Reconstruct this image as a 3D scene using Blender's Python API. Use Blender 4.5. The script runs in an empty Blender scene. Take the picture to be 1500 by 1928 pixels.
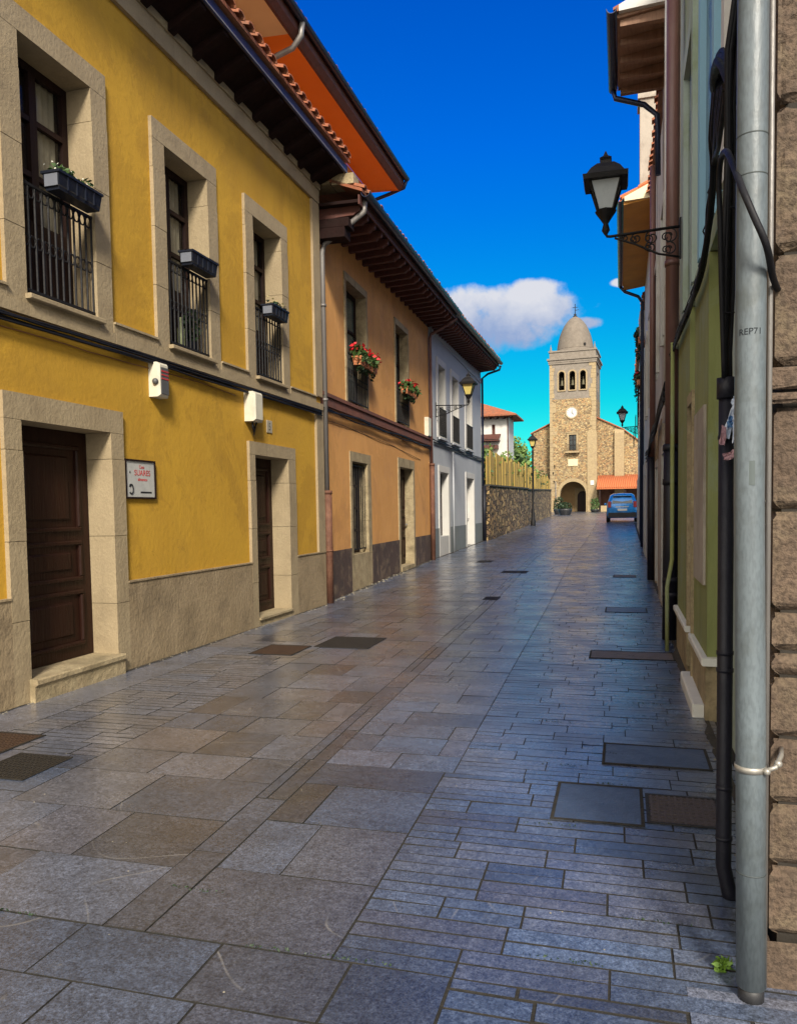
import bpy, math, random
from mathutils import Vector, Matrix
R = math.radians
random.seed(7)
S = bpy.context.scene
COL = S.collection
# ------------------------------------------------------------------ camera
YAW, PITCH, ROLL, EYE = 0.27696, 0.055, 0.016, 1.6
fw = Vector((-math.sin(YAW)*math.cos(PITCH), math.cos(YAW)*math.cos(PITCH), -math.sin(PITCH)))
rt = fw.cross(Vector((0, 0, 1))).normalized(); up = rt.cross(fw)
r2 = rt*math.cos(ROLL) - up*math.sin(ROLL); u2 = up*math.cos(ROLL) + rt*math.sin(ROLL)
cd = bpy.data.cameras.new('camera'); cam = bpy.data.objects.new('camera', cd); COL.objects.link(cam)
m4 = Matrix((r2, u2, -fw)).transposed().to_4x4(); m4.translation = Vector((0, 0, EYE)); cam.matrix_world = m4
cd.sensor_fit = 'VERTICAL'; cd.sensor_height = 24; cd.lens = 24*1480/1928
cd.shift_y = 78.2/1928; cd.clip_start = 0.05; cd.clip_end = 3000
S.camera = cam
# ------------------------------------------------------------------ world and sun
FILL_CLOUD = 22.0
SUN_EL, SUN_AZ = R(36), R(22)      # azimuth: how far the light comes from the right of straight behind
w = bpy.data.worlds.new('World'); S.world = w; w.use_nodes = True
nt = w.node_tree; nt.nodes.clear()
class NG:
    def __init__(s, t): s.t = t
    def n(s, ty, **k):
        o = s.t.nodes.new(ty)
        for a, b in k.items(): setattr(o, a, b)
        return o
    def l(s, a, b): s.t.links.new(a, b)
    def put(s, sock, v):
        if isinstance(v, (int, float)): sock.default_value = v
        elif isinstance(v, (tuple, list)): sock.default_value = (*v, 1)[:len(sock.default_value)]
        else: s.l(v, sock)
    def math(s, op, a, b=0.0, c=0.0, clamp=False):
        o = s.n('ShaderNodeMath', operation=op, use_clamp=clamp)
        for i, v in enumerate((a, b, c)): s.put(o.inputs[i], v)
        return o.outputs[0]
    def mix(s, f, a, b, bt='MIX'):
        o = s.n('ShaderNodeMix', data_type='RGBA', blend_type=bt)
        s.put(o.inputs[0], f); s.put(o.inputs[6], a); s.put(o.inputs[7], b)
        return o.outputs[2]
    def noise(s, vec, sc, det=4.0, rough=.55, dist=0.0):
        o = s.n('ShaderNodeTexNoise'); s.l(vec, o.inputs['Vector'])
        o.inputs['Scale'].default_value = sc; o.inputs['Detail'].default_value = det
        o.inputs['Roughness'].default_value = rough; o.inputs['Distortion'].default_value = dist
        return o.outputs['Fac']
    def rng(s, v, a, b, c=0.0, d=1.0, smooth=False):
        o = s.n('ShaderNodeMapRange'); o.clamp = True
        if smooth: o.interpolation_type = 'SMOOTHSTEP'
        s.put(o.inputs['Value'], v)
        for i, x in zip((1, 2, 3, 4), (a, b, c, d)): o.inputs[i].default_value = x
        return o.outputs[0]
g = NG(nt)
sky = g.n('ShaderNodeTexSky'); sky.sky_type = 'NISHITA'; sky.sun_disc = False
sky.sun_elevation = SUN_EL; sky.sun_rotation = math.pi - SUN_AZ   # sun stands behind and to the right
sky.air_density = 1.0; sky.dust_density = 0.4; sky.ozone_density = 3.0
tc = g.n('ShaderNodeTexCoord'); sx = g.n('ShaderNodeSeparateXYZ'); g.l(tc.outputs['Generated'], sx.inputs[0])
X_, Y_, Z_ = sx.outputs
el = g.math('ARCSINE', Z_); az = g.math('ARCTAN2', X_, Y_)
hs = g.n('ShaderNodeHueSaturation'); hs.inputs['Saturation'].default_value = 1.5; g.l(sky.outputs[0], hs.inputs['Color'])
tint = g.n('ShaderNodeValToRGB'); g.put(tint.inputs[0], g.rng(el, 0.0, 1.0))
cr = tint.color_ramp; cr.elements[0].position = 0.0; cr.elements[0].color = (.25, 1.25, 1.0, 1)
cr.elements[1].position = 1.0; cr.elements[1].color = (.25, .62, .92, 1)
e = cr.elements.new(.13); e.color = (.03, 1.3, 1.0, 1)
e = cr.elements.new(.24); e.color = (.02, 1.22, 1.3, 1)
e = cr.elements.new(.42); e.color = (.02, 1.0, 1.75, 1)
e = cr.elements.new(.6); e.color = (.03, .85, 1.75, 1)
e = cr.elements.new(.8); e.color = (.12, .8, 1.5, 1)
skyc = g.mix(1.0, hs.outputs[0], tint.outputs[0], 'MULTIPLY')
nz = g.n('ShaderNodeTexNoise'); nz.inputs['Scale'].default_value = 22; nz.inputs['Detail'].default_value = 7; nz.inputs['Roughness'].default_value = .6
g.l(tc.outputs['Generated'], nz.inputs['Vector'])
nzs = g.math('SUBTRACT', nz.outputs['Fac'], .5)
mask = None; tops = None
for (a0, e0, ra, re) in ((-.125, .240, .095, .029), (-.105, .260, .042, .016), (-.17, .226, .10, .034), (-.045, .221, .022, .008), (.0, .2635, .014, .005), (-.20, .250, .085, .022), (-.085, .243, .045, .022)):
    da = g.math('DIVIDE', g.math('SUBTRACT', az, a0), ra); de = g.math('DIVIDE', g.math('SUBTRACT', el, e0), re)
    q = g.math('SUBTRACT', 1.0, g.math('ADD', g.math('MULTIPLY', da, da), g.math('MULTIPLY', de, de)))
    mask = q if mask is None else g.math('MAXIMUM', mask, q)
mk = g.rng(g.math('ADD', mask, g.math('MULTIPLY', nzs, 2.6)), -.12, .75, smooth=True)
ccol = g.mix(g.rng(g.math('ADD', el, g.math('MULTIPLY', nzs, .09)), .212, .262), (.34, .46, .74), (.82, .84, .92))
ccol2 = g.mix(1.0, ccol, (8.4, 8.4, 8.4), 'MULTIPLY')
# broken white cloud added over the unseen sky behind the camera as fill light
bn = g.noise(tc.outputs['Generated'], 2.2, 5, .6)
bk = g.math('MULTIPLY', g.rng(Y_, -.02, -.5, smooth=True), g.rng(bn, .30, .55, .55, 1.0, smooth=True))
final = g.mix(bk, g.mix(mk, skyc, ccol2), (FILL_CLOUD*1.0, FILL_CLOUD*.93, FILL_CLOUD*.82))
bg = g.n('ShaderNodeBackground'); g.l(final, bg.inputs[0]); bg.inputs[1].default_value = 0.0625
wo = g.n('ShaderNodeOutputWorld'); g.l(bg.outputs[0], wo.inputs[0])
sd = bpy.data.lights.new('sun', 'SUN'); sd.energy = 3.3; sd.angle = R(11); sd.color = (1.0, .92, .79)
sun = bpy.data.objects.new('sun', sd); COL.objects.link(sun)
sdir = Vector((-math.sin(SUN_AZ)*math.cos(SUN_EL), math.cos(SUN_AZ)*math.cos(SUN_EL), -math.sin(SUN_EL)))
sun.rotation_euler = sdir.to_track_quat('-Z', 'Y').to_euler(); sun.location = (8, -12, 20)
S.view_settings.view_transform = 'Standard'; S.view_settings.look = 'None'
S.view_settings.exposure = 0.75; S.view_settings.gamma = 1.0
# ------------------------------------------------------------------ ground profile
GP = [(-80, 0), (13, 0), (22, .14), (31, .24), (47, .72), (60, .88), (95, 1.12), (200, 2.0), (900, 5)]
def G(y):
    for (a, b), (c, d) in zip(GP, GP[1:]):
        if y <= c: return b + (d-b)*max(0, (y-a))/(c-a)
    return GP[-1][1]
# ------------------------------------------------------------------ materials
MATS = {}
def M(name, c1, c2=None, rough=.8, ns=3.0, bump=.0, bs=40.0, stretch=(1, 1, 1), metal=0.0, spec=.5, stain=None, stain_s=1.2, stain_a=.5, alpha=None, trans=0.0, coat=0.0, speck=0.0, streak=0.0, patch=0.0):
    if name in MATS: return MATS[name]
    m = bpy.data.materials.new(name); m.use_nodes = True; t = NG(m.node_tree); m.node_tree.nodes.clear()
    b = t.n('ShaderNodeBsdfPrincipled'); o = t.n('ShaderNodeOutputMaterial'); t.l(b.outputs[0], o.inputs[0])
    co = t.n('ShaderNodeTexCoord'); mp = t.n('ShaderNodeMapping'); t.l(co.outputs['Object'], mp.inputs[0]); mp.inputs['Scale'].default_value = stretch
    v = mp.outputs[0]
    c2 = c2 or tuple(x*.8 for x in c1)
    col = t.mix(t.rng(t.noise(v, ns, 6, .6), .3, .7), c1, c2)
    if stain: col = t.mix(t.math('MULTIPLY', t.rng(t.noise(co.outputs['Object'], stain_s, 8, .65, .4), .5, .72), stain_a), col, stain)
    if streak:
        sm = t.n('ShaderNodeMapping'); t.l(co.outputs['Object'], sm.inputs[0]); sm.inputs['Scale'].default_value = (1, 1, .09)
        f = t.math('MULTIPLY', t.rng(t.noise(sm.outputs[0], 9, 6, .7), .5, .75), t.rng(t.noise(co.outputs['Object'], .7, 3, .5), .4, .62))
        col = t.mix(t.math('MULTIPLY', f, streak), col, tuple(x*.42 for x in c1))
    if patch:
        pf = t.rng(t.noise(co.outputs['Object'], .55, 9, .75, .6), .505, .53)
        col = t.mix(t.math('MULTIPLY', pf, patch), col, tuple(min(1, x*1.22) for x in c1))
        cr1 = t.math('ABSOLUTE', t.math('SUBTRACT', t.noise(co.outputs['Object'], 1.1, 7, .6, .5), .5))
        cm = t.math('MULTIPLY', t.rng(cr1, 0, .0022, 1, 0), t.rng(t.noise(co.outputs['Object'], .8, 2), .55, .62))
        col = t.mix(t.math('MULTIPLY', cm, .5), col, tuple(x*.35 for x in c1))
    if speck: col = t.mix(t.math('MULTIPLY', t.rng(t.noise(v, bs*2, 2, .5), .45, .62), speck), col, tuple(x*.4 for x in c1))
    t.put(b.inputs['Base Color'], col)
    t.put(b.inputs['Roughness'], t.rng(t.noise(v, ns*2.3, 4, .6), .3, .7, max(.02, rough-.08), min(1, rough+.08)))
    b.inputs['Metallic'].default_value = metal; b.inputs['Specular IOR Level'].default_value = spec
    b.inputs['Transmission Weight'].default_value = trans; b.inputs['Coat Weight'].default_value = coat
    if alpha: b.inputs['Alpha'].default_value = alpha
    if bump:
        bp = t.n('ShaderNodeBump'); bp.inputs['Strength'].default_value = bump; bp.inputs['Distance'].default_value = .02
        t.l(t.noise(v, bs, 5, .65), bp.inputs['Height']); t.l(bp.outputs[0], b.inputs['Normal'])
    MATS[name] = m; return m
def rubble(name, cols, scale, mortar, rough=.9, bump=.6, squash=(1, 1, 1.5), gap=.06):
    if name in MATS: return MATS[name]
    m = bpy.data.materials.new(name); m.use_nodes = True; t = NG(m.node_tree); m.node_tree.nodes.clear()
    b = t.n('ShaderNodeBsdfPrincipled'); o = t.n('ShaderNodeOutputMaterial'); t.l(b.outputs[0], o.inputs[0])
    co = t.n('ShaderNodeTexCoord'); mp = t.n('ShaderNodeMapping'); t.l(co.outputs['Object'], mp.inputs[0]); mp.inputs['Scale'].default_value = squash
    wn = t.n('ShaderNodeTexNoise'); wn.inputs['Scale'].default_value = scale*1.3; t.l(mp.outputs[0], wn.inputs['Vector'])
    va = t.n('ShaderNodeVectorMath', operation='MULTIPLY_ADD'); t.l(wn.outputs['Color'], va.inputs[0]); va.inputs[1].default_value = (.35/scale,)*3; t.l(mp.outputs[0], va.inputs[2])
    vo = t.n('ShaderNodeTexVoronoi'); vo.inputs['Scale'].default_value = scale; t.l(va.outputs[0], vo.inputs['Vector'])
    ve = t.n('ShaderNodeTexVoronoi', feature='DISTANCE_TO_EDGE'); ve.inputs['Scale'].default_value = scale; t.l(va.outputs[0], ve.inputs['Vector'])
    sp = t.n('ShaderNodeSeparateColor'); t.l(vo.outputs['Color'], sp.inputs[0])
    rp = t.n('ShaderNodeValToRGB'); t.l(sp.outputs[0], rp.inputs[0]); cr = rp.color_ramp; cr.interpolation = 'CONSTANT'
    for i, c in enumerate(cols):
        e = cr.elements[i] if i < 2 else cr.elements.new(i/len(cols))
        e.position = i/len(cols); e.color = (*c, 1)
    fn = t.rng(t.noise(co.outputs['Object'], scale*6, 5, .7), .25, .75, .62, 1.25)
    c0 = t.n('ShaderNodeVectorMath', operation='SCALE'); t.l(rp.outputs[0], c0.inputs[0]); t.l(fn, c0.inputs['Scale'])
    edge = t.rng(ve.outputs['Distance'], gap*.4, gap)
    t.put(b.inputs['Base Color'], t.mix(edge, mortar, c0.outputs[0])); b.inputs['Roughness'].default_value = rough
    bp = t.n('ShaderNodeBump'); bp.inputs['Strength'].default_value = bump; bp.inputs['Distance'].default_value = .03
    t.l(t.math('ADD', edge, t.math('MULTIPLY', t.noise(co.outputs['Object'], scale*8, 5, .7), .5)), bp.inputs['Height']); t.l(bp.outputs[0], b.inputs['Normal'])
    MATS[name] = m; return m
def slabmat(name, base, rough, warm, scale=1.0, light=(.22, .215, .21)):
    # stone paving: each slab's tone (stone colour plus painted sheen and bounce) is stored on its faces; fine grain, pale veins and worn scratches
    m = bpy.data.materials.new(name); m.use_nodes = True; t = NG(m.node_tree); m.node_tree.nodes.clear()
    b = t.n('ShaderNodeBsdfPrincipled'); o = t.n('ShaderNodeOutputMaterial'); t.l(b.outputs[0], o.inputs[0])
    co = t.n('ShaderNodeTexCoord'); v = co.outputs['Object']
    at = t.n('ShaderNodeAttribute', attribute_name='tone'); sp = t.n('ShaderNodeSeparateColor'); t.l(at.outputs['Color'], sp.inputs[0])
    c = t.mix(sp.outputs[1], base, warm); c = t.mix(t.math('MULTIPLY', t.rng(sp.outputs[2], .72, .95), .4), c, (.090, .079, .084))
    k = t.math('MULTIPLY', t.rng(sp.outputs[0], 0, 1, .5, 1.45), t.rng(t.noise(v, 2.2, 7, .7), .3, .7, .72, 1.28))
    k = t.math('MULTIPLY', k, t.rng(t.noise(v, 110, 3, .8), .3, .7, .45, 1.6))
    k = t.math('MULTIPLY', k, t.rng(t.noise(v, 14, 5, .75), .3, .7, .7, 1.35))
    k = t.math('MULTIPLY', k, t.rng(t.noise(v, 46, 5, .85), .38, .62, .55, 1.5))
    sc = t.n('ShaderNodeVectorMath', operation='SCALE'); t.l(c, sc.inputs[0]); t.l(k, sc.inputs['Scale'])
    # veins
    ve = None
    off = t.n('ShaderNodeVectorMath', operation='MULTIPLY_ADD'); t.l(at.outputs['Color'], off.inputs[0]); off.inputs[1].default_value = (37, 23, 11); t.l(v, off.inputs[2])
    n1 = t.noise(off.outputs[0], .8, .6, .4, 0.0)
    d = t.math('ABSOLUTE', t.math('SUBTRACT', n1, .5))
    vein = t.math('MULTIPLY', t.rng(d, .0, .0022, 1, 0), t.rng(t.noise(off.outputs[0], 1.6, 4), .48, .6))
    pat = t.rng(t.noise(v, 3.3, 12, .9, .3), .585, .70)
    vv = t.math('ADD', t.math('MULTIPLY', vein, .8), t.math('MULTIPLY', pat, .6), clamp=True)
    moss = t.rng(t.noise(v, .9, 6, .7), .58, .7)
    c3 = t.mix(vv, sc.outputs[0], light)
    c3 = t.mix(t.math('MULTIPLY', moss, .3), c3, (.045, .046, .04))
    c3 = t.mix(t.math('MULTIPLY', t.rng(t.noise(v, 1.4, 9, .8), .56, .72), .6), c3, (.03, .033, .042))
    t.put(b.inputs['Base Color'], c3)
    t.put(b.inputs['Roughness'], t.rng(t.noise(v, 1.7, 6, .7), .3, .7, rough-.12, rough+.16)); b.inputs['Specular IOR Level'].default_value = .9; b.inputs['Coat Weight'].default_value = .45; b.inputs['Coat Roughness'].default_value = .28
    bp = t.n('ShaderNodeBump'); bp.inputs['Strength'].default_value = .4; bp.inputs['Distance'].default_value = .004
    t.l(t.math('ADD', t.noise(v, 60, 5, .7), t.math('MULTIPLY', t.noise(v, 7, 4, .6), 1.5)), bp.inputs['Height']); t.l(bp.outputs[0], b.inputs['Normal'])
    return m
def glassm(name, c, rough=.08):
    m = M(name, c, tuple(x*.7 for x in c), rough=rough+.08, ns=1.5, spec=.8); return m

yellow = M('yellow_plaster', (.50, .285, .022), (.43, .235, .018), .85, 1.3, .3, 14, stain=(.30, .165, .02), stain_s=.8, stain_a=.5, streak=.45, patch=.35)
dressed = M('dressed_stone', (.37, .29, .175), (.30, .23, .135), .85, 2.5, .4, 30, (1, 1, .8), stain=(.20, .15, .09), stain_s=2.5, stain_a=.5, speck=.14, streak=.4)
plinthm = M('plinth_stone', (.33, .25, .15), (.25, .185, .105), .9, 3, .6, 22, (1, 1, .8), stain=(.13, .095, .055), stain_s=2.2, stain_a=.7, speck=.2, streak=.6)
orange = M('orange_plaster', (.66, .335, .105), (.58, .28, .08), .85, 1.2, .35, 50, stain=(.42, .20, .09), stain_s=.9, stain_a=.5, streak=.45, patch=.3)
vivid = M('vivid_orange_plaster', (.95, .27, .02), (.88, .24, .018), .8, 1, .2, 50)
peach = M('peach_plaster', (.70, .38, .14), (.62, .33, .12), .85, 1, .2, 50)
cream = M('cream_plaster', (.78, .66, .44), (.70, .58, .38), .85, 1.2, .25, 50)
greyw = M('grey_blue_plaster', (.44, .455, .475), (.38, .40, .425), .85, 1.1, .25, 50, stain=(.30, .33, .36), stain_a=.4, streak=.4)
greyd = M('dark_grey_plaster', (.17, .19, .20), (.13, .15, .15), .9, 2, .35, 40, stain=(.25, .24, .2), stain_a=.4)
whitep = M('white_plaster', (.60, .585, .55), (.52, .505, .47), .85, 1.4, .25, 50, stain=(.5, .46, .4), stain_a=.35)
mauve = M('mauve_plinth_paint', (.085, .052, .042), (.05, .034, .03), .8, 4, .4, 40, stain=(.24, .17, .11), stain_s=3.5, stain_a=.8, streak=.6)
redband = M('brown_red_stone', (.19, .07, .045), (.13, .05, .035), .85, 5, .4, 30, stain=(.07, .04, .04), stain_a=.6)
oldst = M('old_limestone', (.42, .34, .20), (.28, .21, .12), .9, 6, .7, 18, stain=(.12, .10, .05), stain_s=3, stain_a=.7, speck=.3)
darkwood = M('dark_wood', (.020, .007, .005), (.011, .005, .004), .6, 5, .3, 30, (1, 1, .12), spec=.22)
doorwood = M('door_wood', (.026, .008, .004), (.016, .005, .0025), .5, 6, .35, 40, (1, 1, .1), spec=.25)
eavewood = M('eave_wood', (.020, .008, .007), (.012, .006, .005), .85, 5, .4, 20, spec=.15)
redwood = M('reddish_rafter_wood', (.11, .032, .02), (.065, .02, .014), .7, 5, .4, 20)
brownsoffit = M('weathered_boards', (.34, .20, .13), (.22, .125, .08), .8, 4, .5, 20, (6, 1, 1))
iron = M('black_iron', (.009, .009, .010), (.015, .013, .013), .6, 12, .2, 60, spec=.25)
zinc = M('grey_zinc', (.25, .235, .22), (.18, .165, .155), .5, 6, .2, 40, (1, 1, .2), metal=.35)
bluemetal = M('dark_blue_metal', (.015, .022, .05), (.02, .03, .07), .35, 6, .1, 30, metal=.4)
brownpipe = M('brown_painted_pipe', (.16, .075, .06), (.11, .05, .045), .45, 7, .15, 40, (1, 1, .2), stain=(.2, .13, .1), stain_a=.4)
rustpipe = M('rust_red_pipe', (.15, .06, .032), (.10, .04, .024), .75, 7, .5, 40, stain=(.24, .12, .07), stain_s=4, stain_a=.7)
blackpipe = M('black_cast_iron', (.007, .007, .013), (.012, .012, .02), .5, 8, .2, 40, spec=.35)
pvc = M('grey_plastic_pipe', (.125, .152, .168), (.10, .12, .132), .42, 5, .12, 60, (1, 1, .3), stain=(.05, .055, .045), stain_s=7, stain_a=.55, speck=.3, streak=.5)
tile = M('clay_tile', (.36, .12, .05), (.22, .07, .035), .85, 9, .5, 40, stain=(.12, .09, .06), stain_s=3, stain_a=.6)
tilel = M('bright_clay_tile', (.56, .17, .06), (.42, .12, .045), .85, 9, .5, 40, stain=(.25, .12, .06), stain_s=3, stain_a=.4)
terra = M('terracotta_pot', (.58, .22, .09), (.48, .17, .07), .75, 8, .2, 40)
planterm = M('dark_planter_plastic', (.010, .013, .022), (.008, .010, .018), .45, 4, .1, 40, spec=.3)
planterg = M('grey_planter_end', (.16, .17, .20), (.13, .14, .17), .45, 4, .1, 40)
leafm = M('leaf_green', (.055, .11, .02), (.03, .07, .014), .6, 8, 0, 1)
leafl = M('leaf_light', (.16, .24, .05), (.09, .16, .03), .6, 8, 0, 1)
leafd = M('leaf_dark', (.022, .05, .014), (.014, .03, .01), .6, 8, 0, 1)
petal = M('red_petals', (.70, .012, .02), (.5, .01, .02), .6, 8, 0, 1)
petalw = M('white_petals', (.8, .8, .7), (.7, .72, .6), .6, 8, 0, 1)
gl_dark = glassm('dark_window_glass', (.012, .014, .016))
gl_pale = M('thin_window_glass', (.02, .02, .02), None, .1, 1.5, spec=.8, alpha=.3)
gl_green = glassm('green_grey_glass', (.10, .14, .12), .1)
white = M('white_paint', (.72, .71, .66), (.62, .61, .56), .5, 5, .1, 40)
boxw = M('cream_plastic_box', (.66, .62, .50), (.58, .54, .43), .45, 5, .05, 40, stain=(.3, .27, .2), stain_s=5, stain_a=.3)
greyplastic = M('grey_plastic', (.10, .10, .10), (.08, .08, .08), .5, 5, .05, 40)
redpaint = M('red_paint', (.5, .05, .05), (.4, .04, .04), .5, 5)
blackpaint = M('black_paint', (.012, .012, .014), (.02, .02, .022), .5, 5)
signw = M('sign_white', (.50, .50, .47), (.44, .44, .42), .5, 5, .05, 30, stain=(.3, .3, .28), stain_s=12, stain_a=.4)
frost = M('frosted_lantern_glass', (.52, .56, .58), (.44, .48, .50), .3, 3, .05, 20)
frosty = M('yellowed_lantern_glass', (.62, .50, .16), (.5, .4, .12), .35, 3, .05, 20)
cable = M('black_cable', (.006, .006, .008), (.010, .010, .013), .6, 10, .1, 60, spec=.25)
greenp = M('green_stained_plaster', (.32, .39, .33), (.36, .43, .41), .85, .9, .35, 45, (1, 1, .35), stain=(.16, .20, .03), stain_s=.55, stain_a=.85)
mossg = M('moss_green_plaster', (.27, .29, .11), (.19, .21, .07), .85, 3, .4, 40, (1, 1, .2), stain=(.24, .29, .23), stain_s=2.0, stain_a=.8, streak=.5)
bluep = M('sky_blue_plaster', (.22, .42, .58), (.26, .45, .56), .8, 1.5, .2, 45, (1, 1, .3))
beigep = M('beige_render', (.42, .37, .31), (.32, .28, .235), .9, 2.2, .5, 35, (1, 1, .35), stain=(.14, .11, .09), stain_s=1.3, stain_a=.6)
greyr = M('pale_grey_render', (.50, .49, .46), (.40, .39, .36), .9, 2.2, .4, 35, (1, 1, .35), stain=(.2, .17, .14), stain_s=1.4, stain_a=.6)
ochre = M('ochre_paint', (.62, .29, .05), (.48, .22, .045), .8, 2, .2, 30)
quoin = M('brown_sandstone', (.135, .092, .062), (.085, .058, .04), .95, 9, 1.0, 30, stain=(.17, .135, .08), stain_s=3.2, stain_a=.7, speck=.7, patch=.3)
mortar = M('dark_joint', (.02, .016, .012), (.03, .024, .018), .95, 8, .3, 40)
gratem = M('rusty_grate', (.075, .04, .02), (.05, .03, .02), .7, 30, .4, 60, metal=.3)
grated = M('dark_grate', (.035, .03, .024), (.022, .02, .018), .6, 30, .4, 60, metal=.3)
grateb = M('brown_grey_cover', (.10, .075, .065), (.075, .06, .055), .6, 30, .4, 60, metal=.2)
church_rubble = rubble('church_rubble', [(.36, .235, .10), (.25, .165, .08), (.44, .30, .14), (.17, .115, .06), (.33, .25, .13), (.38, .22, .10), (.48, .36, .18)], 5.0, (.20, .15, .095), gap=.09)
fence_rubble = rubble('fence_rubble', [(.36, .23, .10), (.18, .12, .055), (.48, .33, .15), (.12, .08, .045), (.30, .21, .11), (.22, .14, .08)], 3.4, (.035, .025, .018), gap=.1, bump=1.0)
church_dress = M('church_dressed_stone', (.40, .305, .17), (.30, .22, .12), .9, 6, .6, 12, stain=(.26, .19, .12), stain_s=2.2, stain_a=.75, speck=.3)
church_grey = M('weathered_grey_stone', (.235, .20, .165), (.17, .145, .115), .9, 3, .5, 12, stain=(.15, .12, .10), stain_s=1.6, stain_a=.6)
fencew = M('yellowed_wood', (.50, .34, .08), (.30, .20, .05), .85, 5, .4, 20, (1, 1, .2), stain=(.2, .17, .05), stain_s=2, stain_a=.5)
carblue = M('blue_car_paint', (.02, .22, .60), (.022, .23, .62), .28, 2, 0, 1, metal=.2, coat=.8)
carglass = M('car_glass', (.015, .03, .045), (.02, .035, .05), .08, 2, spec=.8)
rubber = M('black_rubber', (.012, .012, .012), (.018, .018, .018), .8, 8)
chrome = M('pale_metal', (.5, .52, .55), (.45, .47, .5), .3, 4, metal=.8)
lampred = M('red_lens', (.35, .02, .02), (.3, .02, .02), .2, 4)
paperw = M('torn_white_paper', (.62, .66, .74), (.42, .50, .64), .8, 9, .3, 30)
paperb = M('blue_print', (.06, .16, .36), (.10, .22, .42), .8, 30, .2, 30)
paperp = M('pink_print', (.55, .34, .36), (.30, .16, .20), .8, 26, .2, 30)
debris = M('dry_dirt', (.28, .25, .2), (.16, .14, .1), .95, 20, .5, 40)
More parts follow.
